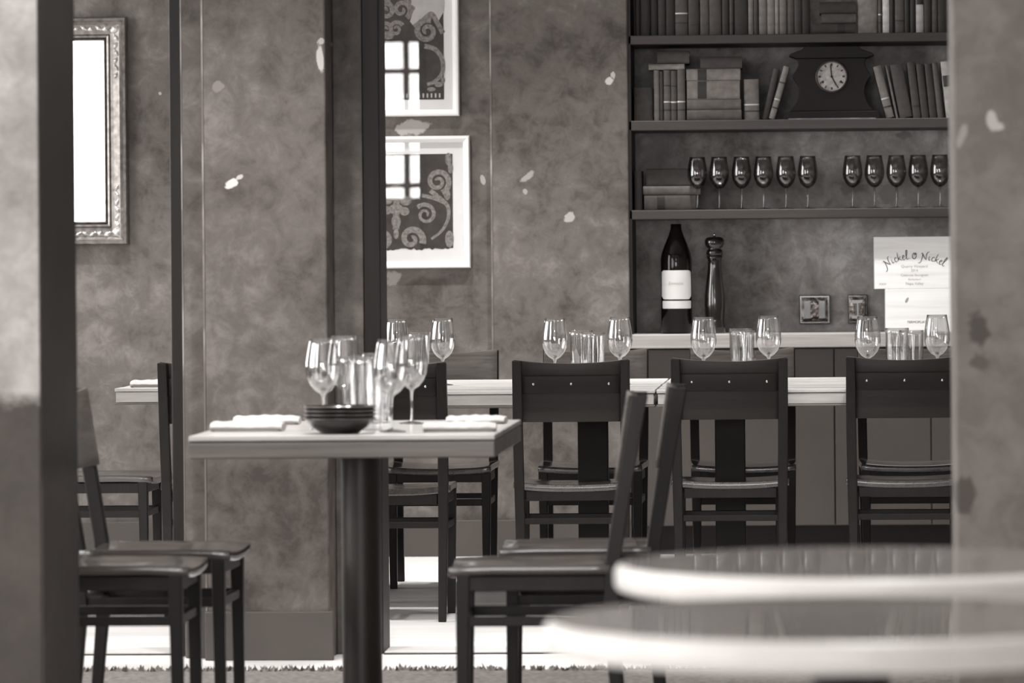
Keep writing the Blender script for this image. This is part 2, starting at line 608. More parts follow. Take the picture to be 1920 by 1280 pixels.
wall_with_windows('wall_left', WIN_LEFT, 'Y', LEFT_X, 0.14, REAR_Y, BACK + 0.65)
wall_with_windows('wall_rear', WIN_REAR, 'X', REAR_Y, 0.14, LEFT_X, RIGHT_X, REAR_Z)
nwin = 0
for along, fixed, spans in (('Y', LEFT_X - 0.10, WIN_LEFT), ('X', REAR_Y - 0.10, WIN_REAR)):
    for i_, (a, b) in enumerate(spans):
        nwin += 1
        z0, z1 = REAR_Z[i_] if along == 'X' else (WZ0, WZ1)

        def B(m, p, q, u, v, h=0.02):
            return m.box(p, q, fixed - h, fixed + h, u, v) if along == 'X' else m.box(fixed - h, fixed + h, p, q, u, v)
        m = MB()
        B(m, a, a + 0.03, z0, z1)
        B(m, b - 0.03, b, z0, z1)
        B(m, a + 0.03, b - 0.03, z0, z0 + 0.04)
        B(m, a + 0.03, b - 0.03, z1 - 0.04, z1)
        fr = struct('window_%d' % nwin, m, M_winframe)
        if along == 'X':
            m = MB()
            c = b - (0.17 if i_ == 0 else (b - a) / 2)
            B(m, c - 0.03, c + 0.03, z0 + 0.04, z1 - 0.04)
            obj('mullion', m, M_winframe, fr)
            for z in ((1.86, 2.16, 2.9) if i_ == 0 else (2.2,)):
                m = MB()
                B(m, a + 0.03, b - 0.03, z - 0.025, z + 0.025, 0.018)
                obj('glazing_bar', m, M_winframe, fr)
        m = MB()
        B(m, a + 0.03, b - 0.03, z0 + 0.04, z1 - 0.04, 0.003)
        obj('pane', m, M_pane, fr)

# the middle pier between the two openings, with its dark jambs and the thresholds
XA = on_y(384, 700, PIER_F).x
XB = on_y(613, 500, PIER_F).x
REC = 14.10
XC = on_y(681, 500, REC).x
XD = on_y(713, 500, REC).x
X0L = on_y(343, 700, 13.985).x
XJL = on_y(322, 700, 14.05).x
struct('wall_middle', MB().box(XA, XB, PIER_F, 14.36, 0, CEIL), M_pier, bevel=0.006)
struct('wall_middle_return', MB().box(X0L, XA, 13.985, 14.36, 0, CEIL).box(XB, XC, REC, 14.36, 0, CEIL), M_pier, bevel=0.004)
struct('trim_1', MB().box(XC, XD, REC + 0.005, 14.32, 0, CEIL), M_jamb, bevel=0.003)
struct('trim_2', MB().box(XJL, X0L, REC - 0.05, 14.32, 0, CEIL), M_jamb, bevel=0.003)
struct('baseboard_middle', MB().box(XA - 0.004, XB + 0.012, PIER_F - 0.014, PIER_F, 0, BB).box(X0L + 0.004, XA - 0.004, 13.972, 13.985, 0, BB), M_base, bevel=0.003)
struct('trim_3', MB().box(XD + 0.001, RIGHT_X - 0.01, 14.115, 14.315, 0, 0.006), M_strip, bevel=0.002)
struct('trim_4', MB().box(LEFT_X + 0.01, XJL - 0.001, 14.115, 14.315, 0, 0.006), M_strip, bevel=0.002)
M_bead = plain('corner_chips_highlight', 0.22, rough=0.7, var=0.42, scale=4)  # thin strips with corner highlights and chipped plaster put into their colour
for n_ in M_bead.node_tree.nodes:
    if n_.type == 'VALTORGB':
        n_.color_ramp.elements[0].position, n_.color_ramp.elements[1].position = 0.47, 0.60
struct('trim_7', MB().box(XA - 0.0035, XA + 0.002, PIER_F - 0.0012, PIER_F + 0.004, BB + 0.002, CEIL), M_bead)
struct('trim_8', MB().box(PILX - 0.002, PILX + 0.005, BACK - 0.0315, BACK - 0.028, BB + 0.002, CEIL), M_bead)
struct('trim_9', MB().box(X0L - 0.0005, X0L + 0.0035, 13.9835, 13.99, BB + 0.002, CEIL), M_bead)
for i_, (a_, b_) in enumerate(((XD + 0.002, RIGHT_X - 0.01), (LEFT_X + 0.01, XJL - 0.002))):
    for j_, y_ in enumerate((14.085, 14.3155)):
        struct('trim_%d' % (10 + 2 * i_ + j_), MB().box(a_, b_, y_, y_ + 0.028, 0, 0.002), M_jamb)
# header beam above both openings (above the frame)
struct('wall_middle_header', MB().box(LEFT_X, XJL, 14.0, 14.36, 2.55, CEIL).box(XD, RIGHT_X, 14.0, 14.36, 2.55, CEIL), M_side)

# foreground pillars
lp = at(76, 400, 10.4)
PLX, PLY = lp.x, lp.y
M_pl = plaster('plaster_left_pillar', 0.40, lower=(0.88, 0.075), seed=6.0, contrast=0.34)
M_pls = plaster('shaded_pillar_side', 0.018, lower=(0.70, 0.055), seed=9.0, contrast=0.3)  # shade of the pillar's right side put into the colour, paler low down
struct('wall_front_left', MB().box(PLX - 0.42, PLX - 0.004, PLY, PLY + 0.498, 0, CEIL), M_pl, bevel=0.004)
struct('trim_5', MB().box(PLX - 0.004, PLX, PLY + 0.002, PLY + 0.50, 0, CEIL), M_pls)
rp = at(1789, 500, 9.9)
PRX, PRY = rp.x, rp.y
M_pr = plaster('plaster_right_pillar', 0.17, [
    spot(1862, 225, PRY, 12, 27, 0.15, 0.46), spot(1873, 238, PRY, 17, 10, 0.0, 0.46), spot(1802, 258, PRY, 8, 24, -0.35, 0.32),
    spot(1838, 625, PRY, 24, 46, 0.1, 0.075), spot(1832, 680, PRY, 22, 24, 0, 0.10), spot(1808, 925, PRY, 22, 36, 0, 0.085)], seed=4.0, contrast=0.25)
struct('wall_front_right', MB().box(PRX, PRX + 1.1, PRY, PRY + 0.3, 0, CEIL), M_pr, bevel=0.006)

# ---------------------------------------------------------------- rug
RUG = 0.005
ry = at(640, 1259, 13.57).y
rug = thing('rug', 'grey tufted rug with a frayed edge beneath the square front table', 'rug', (-0.9, 10.5, 0))
obj('rug_pile', MB().box(-1.5, 1.35, -2.6, ry - 10.5, 0.0, RUG - 0.0003), M_rug, rug, bevel=0.001)
m = MB()
for k in range(900):
    x = random.uniform(-1.5, 1.35)
    y = ry - 10.5 + random.uniform(-0.05, 0.012)
    h = random.uniform(0.008, 0.018) * (1.35 if random.random() < 0.12 else 1)
    a = random.uniform(0, PI)
    dx, dy = 0.008 * math.cos(a), 0.008 * math.sin(a)
    lx = random.uniform(-0.012, 0.012)
    m.add([(x - dx, y - dy, 0.004), (x + dx, y + dy, 0.004), (x - dy * 0.8, y + dx * 0.8, 0.004), (x + lx, y + random.uniform(-0.01, 0.012), h + 0.004)],
          [(0, 1, 3), (1, 2, 3), (2, 0, 3)])
o = obj('edge_tufts', m, M_rug, rug)
o['kind'] = 'stuff'

# ---------------------------------------------------------------- chairs
CH = 0.855


def make_chair(label, loc, rz, group=None):
    t = thing('dining_chair', label, 'chair', loc, rz, group)

    def seat_fn(u, v):
        x = -1 + 2 * u
        hw = 0.197 - 0.010 * v
        y = -0.180 + 0.392 * v
        z = 0.447 - 0.020 * (1 - abs(x) ** 2.4) * (1 - 0.5 * abs(2 * v - 0.9)) - 0.005 * max(0, v - 0.8) * 5
        return (x * hw, y, z)
    obj('seat', MB().grid(seat_fn, 14, 8, 0.024), M_seat, t, bevel=0.004, auto=0.7)

    def back_fn(u, v):
        x = -1 + 2 * u
        z = 0.648 + v * (0.207 - 0.014 * (1 - x * x))
        y = -0.158 - (z - 0.45) / 0.405 * 0.062 - 0.016 * (1 - x * x)
        return (x * 0.190, y, z)
    br_ = obj('backrest', MB().grid(back_fn, 14, 5, (0, -0.009, -0.001)), M_veneer, t, bevel=0.002, auto=0.7)

    def rear_fn(u, v):
        x, y, z = back_fn(u, v)
        return (x, y - 0.0094, z - 0.001)
    obj('rear_panel', MB().grid(rear_fn, 14, 5, (0, -0.009, -0.001)), M_chair, br_, bevel=0.002, auto=0.7)
    for s in (-1, 1):
        obj('leg', MB().bar([(s * 0.171, -0.203, 0, .026, .028), (s * 0.174, -0.177, 0.30, .031, .034), (s * 0.176, -0.184, 0.45, .033, .036),
                             (s * 0.178, -0.211, 0.62, .033, .036), (s * 0.179, -0.252, CH - 0.004, .031, .040)], .03, .03), M_chairz, t, bevel=0.003)
    for s in (-1, 1):
        obj('leg', MB().bar([(s * 0.168, 0.182, 0, .026, .026), (s * 0.170, 0.178, 0.425, .034, .034)], .03, .03), M_chairz, t, bevel=0.003)
    # seat rails under the seat and stretchers
    for s in (-1, 1):
        obj('seat_rail', MB().box(s * 0.171 - 0.011, s * 0.171 + 0.011, -0.165, 0.165, 0.383, 0.419), M_chairz, t, bevel=0.002)
        obj('stretcher', MB().box(s * 0.172 - 0.010, s * 0.172 + 0.010, -0.170, 0.168, 0.298, 0.322), M_chairz, t, bevel=0.002)
    obj('seat_rail', MB().box(-0.155, 0.155, -0.178, -0.158, 0.383, 0.417), M_chairz, t, bevel=0.002)
    obj('seat_rail', MB().box(-0.155, 0.155, 0.168, 0.190, 0.383, 0.415), M_chairz, t, bevel=0.002)
    obj('stretcher', MB().box(-0.160, 0.160, -0.187, -0.169, 0.306, 0.326), M_chairz, t, bevel=0.002)
    obj('stretcher', MB().box(-0.155, 0.155, 0.168, 0.188, 0.298, 0.322), M_chairz, t, bevel=0.002)

    def rail_y(x, z):
        return -0.1768 - (z - 0.45) / 0.405 * 0.062 - 0.016 * (1 - x * x)

    def rail_fn(u, v):
        x = (-1 + 2 * u) * 0.868
        z = 0.742 + v * 0.056
        return (x * 0.190, rail_y(x, z), z)
    r = obj('back_rail', MB().grid(rail_fn, 12, 1, (0, -0.012, 0)), M_black, t, bevel=0.002, auto=0.7)
    for q in (-0.125, 0.0, 0.125):
        Mx = Matrix.Translation((q, rail_y(q / 0.190, 0.773) - 0.012, 0.773)) @ Matrix.Rotation(PI / 2, 4, 'X')
        obj('screw', MB().lathe([(0.0045, -0.002), (0.0045, 0.0008), (0.003, 0.0022), (0, 0.0026)], 10, Mx), M_screw, r)
    return t


def cx(px, py, D):
    return at(px, py, D)


# the row with its backs to us, then the facing row, then the ones seen from the side
row = [(402, 15.55, 'dark wooden chair half hidden by the dark jamb left of the pier'),
       (727, 15.30, 'dark wooden chair right behind the pier, back to us, under the far table'),
       (1066, 15.50, 'dark wooden chair with full back seen, second from the pier, near side of far table'),
       (1365, 15.63, 'dark wooden chair, back to us, in the middle of the cabinet front'),
       (1697, 15.66, 'dark wooden chair, back to us, cut off by the right pillar')]
proto = None
rots = [0.02, -0.01, 0.03, 0.015, -0.01]
for i, (px, ytop, lab) in enumerate(row):
    p = on_y(px, 680, ytop)
    loc = (p.x, ytop + 0.25, 0)
    if proto is None:
        proto = make_chair(lab, loc, rots[i], 'dining chairs with their backs to us')
    else:
        dup(proto, loc, rots[i], lab, 'dining chairs with their backs to us')
far = [(838, 'wooden chair facing us behind the far table, nearest the two framed prints'),
       (1116, 'wooden chair facing us across the far table, in front of the plain pilaster'),
       (1394, 'wooden chair facing us across the far table, before the wine bottle and pepper mill'),
       (1706, 'wooden chair facing us across the far table, nearest the wine crates')]
for i, (px, lab) in enumerate(far):
    p = on_y(px, 655, 17.33)
    dup(proto, (p.x, 17.33 - 0.25, 0), PI + (0.01, -0.01, 0.02, 0)[i], lab, 'dining chairs facing us across the far tables')
gside = 'side-on dining chairs'
dup(proto, (-2.50, 16.42, 0), -PI / 2, 'dark wooden chair seen from the side at the left end table', gside)
dup(proto, (-1.722, 11.52, RUG), -PI / 2, 'near dark chair at the left of the oak table, nearest us, facing right', gside)
dup(proto, (-1.692, 12.14, RUG), -PI / 2 - 0.02, 'second dark chair at the left of the oak table, just beyond the nearest', gside)
dup(proto, (-0.667, 11.47, RUG), PI / 2 + 0.035, 'near dark chair at the right of the oak table, nearest us, facing left', gside)
dup(proto, (-0.59, 12.17, RUG), PI / 2 + 0.03, 'second dark chair at the right of the oak table, just beyond the nearest', gside)

# ---------------------------------------------------------------- tables
TZ = 0.745
M_column = plain('dark_bronze_column', 0.028, rough=0.42, spec=0.5)
H, HD = 0.386, 0.53
TX, TY = -1.173, 12.25
sq = thing('dining_table', 'oak dining table on a round black column, laid for guests before the pier', 'table', (TX, TY, RUG), 0)
obj('tabletop', MB().box(-H, H, -HD, HD, TZ - 0.014, TZ), M_table, sq, bevel=0.003)
obj('shadow_joint', MB().box(-H + 0.003, H - 0.003, -HD + 0.003, HD - 0.003, TZ - 0.017, TZ - 0.0141), M_jamb, sq)
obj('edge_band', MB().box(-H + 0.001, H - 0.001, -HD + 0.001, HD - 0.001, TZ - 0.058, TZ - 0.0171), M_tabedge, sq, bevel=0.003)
px_ = at(677, 1000, 12.29).x - TX
Mt = Matrix.Translation((px_, 0, 0))
obj('pedestal', MB().lathe([(0.0, 0.02), (0.052, 0.02), (0.052, TZ - 0.068), (0.0, TZ - 0.068)], 40, Mt), M_column, sq, auto=0.6)
obj('mounting_plate', MB().box(px_ - 0.14, px_ + 0.14, -0.2, 0.2, TZ - 0.068, TZ - 0.0585), M_black, sq)
obj('base_plate', MB().lathe([(0, 0.0), (0.28, 0.0), (0.28, 0.008), (0.06, 0.022), (0, 0.022)], 40, Mt), M_black, sq, auto=0.6)


def long_table(x0, x1, y0, y1, label, peds):
    t = thing('long_table', label, 'table', ((x0 + x1) / 2, (y0 + y1) / 2, 0))
    w, d = (x1 - x0) / 2, (y1 - y0) / 2
    nb = 5
    for k in range(nb):
        a = -d + 2 * d * k / nb
        obj('top_board', MB().box(-w, w, a + 0.0012, a + 2 * d / nb - 0.0012, TZ - 0.012, TZ - 0.0006 * (k % 2)), M_pale, t, bevel=0.002)
    obj('edge_band', MB().box(-w + 0.004, w - 0.004, -d + 0.004, d - 0.004, TZ - 0.050, TZ - 0.0135), M_paledge, t, bevel=0.002)
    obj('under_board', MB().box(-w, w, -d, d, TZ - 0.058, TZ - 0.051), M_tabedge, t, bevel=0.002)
    for px in peds:
        q = px - (x0 + x1) / 2
        obj('pedestal', MB().box(q - 0.052, q + 0.052, 0.06, 0.12, 0.03, TZ - 0.0585), M_black, t, bevel=0.003)
        obj('foot', MB().box(q - 0.06, q + 0.06, -0.2, 0.30, 0.0, 0.03), M_black, t, bevel=0.004)
    return t


XT = -0.518
long_table(XT - 1.35, XT, 15.74, 16.4795, 'long pale oak table behind the pier, near one of two side by side', (XT - 1.12, -0.748))
long_table(XT - 1.348, XT + 0.002, 16.48, 17.21, 'long pale oak table behind the pier, farther one, under the facing chairs', (XT - 1.12,))
long_table(XT + 0.006, XT + 1.36, 15.73, 16.4795, 'long pale oak table before the dark cabinet, near one running behind the right pillar', (-0.275, XT + 1.14))
long_table(XT + 0.008, XT + 1.362, 16.48, 17.215, 'long pale oak table before the dark cabinet, farther one, nearest the cabinet', (XT + 1.14,))
long_table(-2.436, -1.88, 16.36, 17.12, 'pale oak table end showing left of the dark jamb', (-2.05,))


def round_table(x, y, a, label):
    t = thing('round_table', label, 'table', (x, y, RUG), 0, 'polished round tables in the foreground')
    T = TZ
    obj('rim', MB().lathe([(0, T - 0.039), (a - 0.012, T - 0.039), (a - 0.004, T - 0.036), (a, T - 0.029), (a, T - 0.011), (a - 0.003, T - 0.004), (a - 0.009, T - 0.0005), (0, T - 0.0005)], 96), M_rimpale, t, auto=0.9)
    obj('tabletop', MB().lathe([(0, T - 0.0004), (a - 0.010, T - 0.0004), (a - 0.010, T + 0.0006), (0, T + 0.0006)], 96), M_polish, t, auto=0.6)
    obj('pedestal', MB().lathe([(0, 0.02), (0.035, 0.02), (0.035, T - 0.0395), (0, T - 0.0395)], 24), M_black, t, auto=0.6)
    obj('foot', MB().lathe([(0, 0), (0.2, 0), (0.2, 0.012), (0.04, 0.03), (0, 0.03)], 32), M_black, t, auto=0.6)


q1 = at(1622, 1045, 6.74)
round_table(q1.x, q1.y, 0.36, 'polished round table with pale rim at lower right, the farther of two')
q2 = at(1575, 1160, 5.70)
round_table(q2.x, q2.y, 0.36, 'polished round table with pale rim at the bottom right, nearest us')

# ---------------------------------------------------------------- glassware
BOWL = [(0.004, 0.092), (0.010, 0.094), (0.021, 0.101), (0.033, 0.115), (0.0415, 0.134), (0.0448, 0.153), (0.0445, 0.172), (0.0415, 0.195), (0.0370, 0.220), (0.0345, 0.236)]
BOWL_IN = [(r - 0.0012, z + 0.001) for r, z in BOWL[1:-1]] + [(BOWL[-1][0] - 0.0008, 0.236)]


def make_wineglass(label, loc, group, mat, s=1.0):
    t = thing('wine_glass', label, 'wine glass', loc, 0, group)
    prof = BOWL + list(reversed(BOWL_IN)) + [(0.0, 0.098)]
    obj('bowl', MB().lathe([(0.0, 0.0925)] + [(r * s, z * s) for r, z in prof], 40), mat, t)
    obj('stem', MB().lathe([(r * s, z * s) for r, z in [(0.0048, 0.008), (0.0036, 0.02), (0.0034, 0.06), (0.0042, 0.085), (0.008, 0.0925)]], 14), M_stem if mat == M_glass else mat, t)
    obj('foot', MB().lathe([(r * s, z * s) for r, z in [(0.0, 0.0), (0.036, 0.0), (0.0365, 0.0015), (0.030, 0.003), (0.012, 0.0055), (0.0048, 0.008)]], 36), M_stem if mat == M_glass else mat, t)
    return t


def make_tumbler(label, loc, group):
    t = thing('tumbler', label, 'glass', loc, 0, group)
    hh = 0.188

    inside = [0]

    def flute(a, z):
        k = min(1.0, max(0.0, (hh * 0.80 - z) / (hh * 0.1))) * min(1.0, z / 0.012) * (1 if inside[0] == 0 else 0)
        return 0.035 * k * abs(math.cos(a * 5))
    outer = [(0.0, 0.0), (0.031, 0.0), (0.0325, 0.003)] + [(0.0325 + 0.0095 * (z / hh) ** 0.9, z) for z in [hh * i / 12 for i in range(1, 13)]]
    inner = [(0.0404 - 0.0 * i, hh) if i == 0 else (0.0302 + 0.0095 * ((hh * (1 - i / 8) + 0.02 * (i / 8)) / hh), hh * (1 - i / 8) + 0.016 * (i / 8)) for i in range(9)] + [(0.0, 0.016)]
    obj('fluted_wall', MB().lathe(outer + inner, 60, flute=flute), M_tumbler, t)
    return t


def base_at(px, D, z=None):
    z = TZ + (RUG if D < 14 else 0) if z is None else z
    p = at(px, 640, D)
    return (p.x, p.y, z)


wg0 = make_wineglass('clear wine glass on the left of the oak table, beside the bowls', base_at(605, 12.19), 'wine glasses on the oak table', M_glass)
dup(wg0, base_at(645, 12.6), 0, 'clear wine glass at the back left of the oak table, before the pier edge', 'wine glasses on the oak table')
dup(wg0, base_at(733, 11.98), 0, 'clear wine glass nearest us on the oak table, right of the tumblers', 'wine glasses on the oak table')
dup(wg0, base_at(771, 12.55), 0, 'clear wine glass at the back right of the oak table, stem seen against a chair', 'wine glasses on the oak table')
tb0 = make_tumbler('fluted tumbler on the oak table behind the stack of bowls, leftmost of three', base_at(660, 12.30), 'tumblers on the oak table')
dup(tb0, base_at(707, 12.66), 0.2, 'fluted tumbler on the oak table, middle of three behind the bowls', 'tumblers on the oak table')
dup(tb0, base_at(692, 12.12), 0.1, 'fluted tumbler on the oak table, rightmost of three beside the wine glass', 'tumblers on the oak table')
G2 = 'wine glasses on the far tables'
for px, D, lab in [(743, 16.35, 'clear wine glass on the far table close to the dark jamb'),
                   (830, 16.54, 'clear wine glass above the chair corner right of the dark jamb'),
                   (1040, 16.31, 'clear wine glass before the plain pilaster, left of two tumblers'),
                   (1162, 16.50, 'clear wine glass at the niche edge, right of two tumblers'),
                   (1319, 16.23, 'clear wine glass before the black pepper mill'),
                   (1441, 16.46, 'clear wine glass on the far table right of the salt shaker'),
                   (1627, 16.07, 'clear wine glass on the far table before the small outlet plate'),
                   (1757, 16.35, 'clear wine glass before the lower crate, beside the right pillar')]:
    dup(wg0, base_at(px, D), 0.3, lab, G2)
G3 = 'tumblers on the far tables'
for px, D, lab in [(785, 16.50, 'fluted tumbler between the two wine glasses near the dark jamb'),
                   (1089, 16.60, 'taller looking rear tumbler behind the second chair'),
                   (1112, 16.15, 'front tumbler of the pair behind the second chair'),
                   (1389, 16.73, 'rear tumbler of the pair behind the middle chair, its rim just showing'),
                   (1392, 16.23, 'front tumbler of the pair behind the middle chair'),
                   (1682, 16.54, 'rear tumbler before the lower wine crate'),
                   (1709, 16.04, 'front tumbler before the lower wine crate')]:
    dup(tb0, base_at(px, D), px * 0.01, lab, G3)

ss = thing('salt_shaker', 'small faceted glass salt shaker behind the tumblers of the middle chair', 'shaker', base_at(1408, 17.1))
obj('shaker_body', MB().lathe([(0, 0), (0.02, 0), (0.021, 0.01), (0.016, 0.075), (0.0, 0.075)], 8, smooth=False), M_glass, ss)
obj('shaker_lid', MB().lathe([(0.0165, 0.075), (0.0165, 0.095), (0.010, 0.106), (0, 0.108)], 16), M_steel, ss)

# ---------------------------------------------------------------- bowls and napkins on the oak table
bp_ = base_at(636, 11.90)
z = TZ + RUG
gb = 'black bowls stacked on the oak table'
for k in range(4):
    lab = ['bottom', 'second', 'third', 'topmost'][k]
    t = thing('bowl', 'black glazed bowl, %s of the stack on the oak table' % lab, 'bowl', (bp_[0] + random.uniform(-.002, .002), bp_[1], z + 0.0003), 0, gb)
    prof = [(0, 0), (0.046, 0), (0.052, 0.004), (0.074, 0.018), (0.088, 0.034), (0.0925, 0.038), (0.0915, 0.0395), (0.086, 0.036), (0.070, 0.022), (0.048, 0.009), (0, 0.008)]
    obj('bowl_body', MB().lathe(prof, 56), M_bowl, t)
    obj('rim', MB().lathe([(0.0926, 0.0376), (0.0932, 0.0388), (0.0922, 0.0400), (0.0914, 0.0396)], 56), M_rim, t)
    z += 0.0100
NPW = {}


def napkin(label, loc, rz, wd, dp, hh, group):
    t = thing('napkin', label, 'napkin', loc, rz, group)

    def fn(u, v):
        e = 1 - abs(2 * v - 1) ** 4
        e2 = 1 - abs(2 * u - 1) ** 12
        zz = hh * (0.42 + 0.58 * e) * (0.85 + 0.15 * e2) + 0.0012 * math.sin(9 * u + 5 * v) + 0.001 * math.sin(31 * u)
        return ((u - 0.5) * wd * (1 + 0.01 * math.sin(14 * v)), (v - 0.5) * dp, zz)
    m = MB()
    nu, nv = 26, 12
    top = [fn(i / nu, j / nv) for i in range(nu + 1) for j in range(nv + 1)]
    vs = top + [(x, y, max(0.0, hh * 0.46 * (abs(2 * (k_ % (nv + 1)) / nv - 1) ** 4) - 0.0005)) for k_, (x, y, q) in enumerate(top)]
    g = lambda i, j: i * (nv + 1) + j
    fs, mm = [], len(top)
    for i in range(nu):
        for j in range(nv):
            q = (g(i, j), g(i + 1, j), g(i + 1, j + 1), g(i, j + 1))
            fs += [q, tuple(mm + k for k in reversed(q))]
    for i in range(nu):
        for j in (0, nv):
            fs.append((g(i, j), g(i + 1, j), mm + g(i + 1, j), mm + g(i, j)))
    for j in range(nv):
        for i in (0, nu):
            fs.append((g(i, j), g(i, j + 1), mm + g(i, j + 1), mm + g(i, j)))
    m.add(vs, fs)
    obj('folded_cloth', m, M_white, t, auto=0.8)
    # the under layer of the fold, set back a little
    obj('under_fold', MB().box(-wd / 2 + 0.010, wd / 2 - 0.010, -dp / 2 + 0.012, dp / 2 - 0.012, 0.0, hh * 0.3), M_white, t, bevel=0.002)
    return t


gn = 'folded napkins on the oak table'
napkin('folded white napkin on the oak table, front left', base_at(464, 12.12), -0.03, 0.185, 0.10, 0.026, gn)
napkin('folded white napkin on the oak table, back left', base_at(500, 12.6), 0.02, 0.175, 0.10, 0.024, gn)
napkin('folded white napkin on the oak table, front right', base_at(861, 11.98), 0.04, 0.185, 0.10, 0.024, gn)
napkin('folded white napkin on the oak table, back right', base_at(893, 12.52), -0.05, 0.155, 0.10, 0.022, gn)
napkin('folded white napkin on the end table left of the dark jamb', base_at(300, 16.62), 0, 0.2, 0.12, 0.026, gn and 'folded napkin on the end table')

# ---------------------------------------------------------------- shelving niche
SH_Y0, SH_Y1 = (BACK - 0.020), NICHE_BACK
SHX1 = 1.6
SHELF = {}
for nm, ytop, ybot, lab in [('top', 63.5, 80, 'topmost dark wooden shelf, holding a long row of upright books'),
                            ('middle', 223.5, 242, 'middle dark wooden shelf, holding the black clock and old books'),
                            ('low', 391.5, 409, 'lowest dark wooden shelf, holding the row of empty wine glasses')]:
    z1 = on_y(1480, ytop, SH_Y0).z
    z0 = on_y(1480, ybot, SH_Y0).z
    o = obj('wall_shelf', MB().box(NX0 + 0.001, SHX1, 0, SH_Y1 - SH_Y0, z0, z1), M_shelf, bevel=0.003, loc=(0, SH_Y0, 0))
    tag(o, lab, 'shelf', 'dark shelves in the niche')
    SHELF[nm] = z1
# dark lining on the niche's left cheek
struct('trim_6', MB().box(NX0, NX0 + 0.012, BACK - 0.02, NICHE_BACK, 0.86, CEIL), M_jamb)
CZ = 0.882
ct = obj('countertop', MB().box(NX0 + 0.002, SHX1, BACK - 0.075, NICHE_BACK - 0.001, CZ - 0.056, CZ), M_counter, bevel=0.004)
tag(ct, 'thick pale oak countertop on the dark cabinet below the shelves', 'countertop')
cab = thing('base_cabinet', 'long dark painted cabinet with flat doors under the oak countertop', 'cabinet', (NX0, BACK, 0))
obj('carcass', MB().box(0.003, SHX1 - NX0, 0.0, NICHE_BACK - BACK - 0.002, 0.115, CZ - 0.057), M_cab, cab)
obj('toe_kick', MB().box(0.003, SHX1 - NX0, 0.03, 0.05, 0.0, 0.115), M_black, cab)
xs = [on_y(p, 800, BACK - 0.02).x - NX0 for p in (1184, 1384, 1565, 1746, 1930)] + [SHX1 - NX0]
for a, b in zip(xs, xs[1:]):
    obj('door', MB().box(a + 0.003, b - 0.003, -0.02, -0.0005, 0.118, CZ - 0.062), M_cab, cab, bevel=0.002)

# ---------------------------------------------------------------- books
BM = {}


def bookmat(v, rough=0.6):
    k = round(v, 3)
    if k not in BM:
        BM[k] = plain('book_cloth_%d' % int(k * 1000), v, rough=rough, var=0.25, scale=35)
    return BM[k]


M_pages = plain('book_pages', 0.33, rough=0.9, var=0.12, scale=120)
M_band = plain('dark_spine_band', 0.018, rough=0.5)
M_gold = plain('gilt_lettering', 0.55, rough=0.4, metal=0.4)
BOOK_N = [0]


def book(label, X0, X1, zb, hgt, v, Y=(BACK + 0.040), dep=0.15, tilt=0.0, bands=0, title=0, group=None):
    """upright book, spine to us, between X0 and X1; origin at the bottom of its spine's middle"""
    wd = X1 - X0
    v = v * 1.25 if v > 0.11 else v * 0.85
    t = thing('book', label, 'book', ((X0 + X1) / 2, Y, zb), 0, group, ry=tilt)
    h = wd / 2
    cov = MB()
    # boards and rounded spine as one wrapped shell
    sp = [(-h, 0.006)] + [(-h * math.cos(PI * k / 8), 0.006 - 0.006 * math.sin(PI * k / 8)) for k in range(1, 8)] + [(h, 0.006)]
    bt = min(0.003, wd * 0.18)
    outline = [(-h, dep)] + sp + [(h, dep), (h - bt, dep), (h - bt, 0.009), (-h + bt, 0.009), (-h + bt, dep)]
    n = len(outline)
    vs = [(x, y, 0) for x, y in outline] + [(x, y, hgt) for x, y in outline]
    fs = [tuple(range(n)), tuple(reversed(range(n, 2 * n)))] + [(i, (i + 1) % n, n + (i + 1) % n, n + i) for i in range(n)]
    cov.add(vs, fs)
    obj('cover', cov, bookmat(v), t, auto=0.5)
    obj('pages', MB().box(-h + bt, h - bt, 0.0095, dep - 0.004, 0.003, hgt - 0.004), M_pages, t)
    for k in range(bands):
        z = hgt * (0.2, 0.36, 0.68, 0.86)[k % 4]
        m = MB()
        q = [(x * 1.02, y - 0.0012) for x, y in sp]
        vs = [(x, y, z) for x, y in q] + [(x, y, z + 0.005) for x, y in q]
        m.add(vs, [(i, i + 1, len(q) + i + 1, len(q) + i) for i in range(len(q) - 1)])
        obj('spine_band', m, M_gold if k % 2 else M_band, t)
    if title:
        z = hgt * 0.55
        q = [(x * 0.98, y - 0.0008) for x, y in sp[1:-1]]
        vs = [(x, y, z) for x, y in q] + [(x, y, z + hgt * 0.2) for x, y in q]
        obj('title_label', MB().add(vs, [(i, i + 1, len(q) + i + 1, len(q) + i) for i in range(len(q) - 1)]), M_band if title == 1 else M_gold, t)
    return t


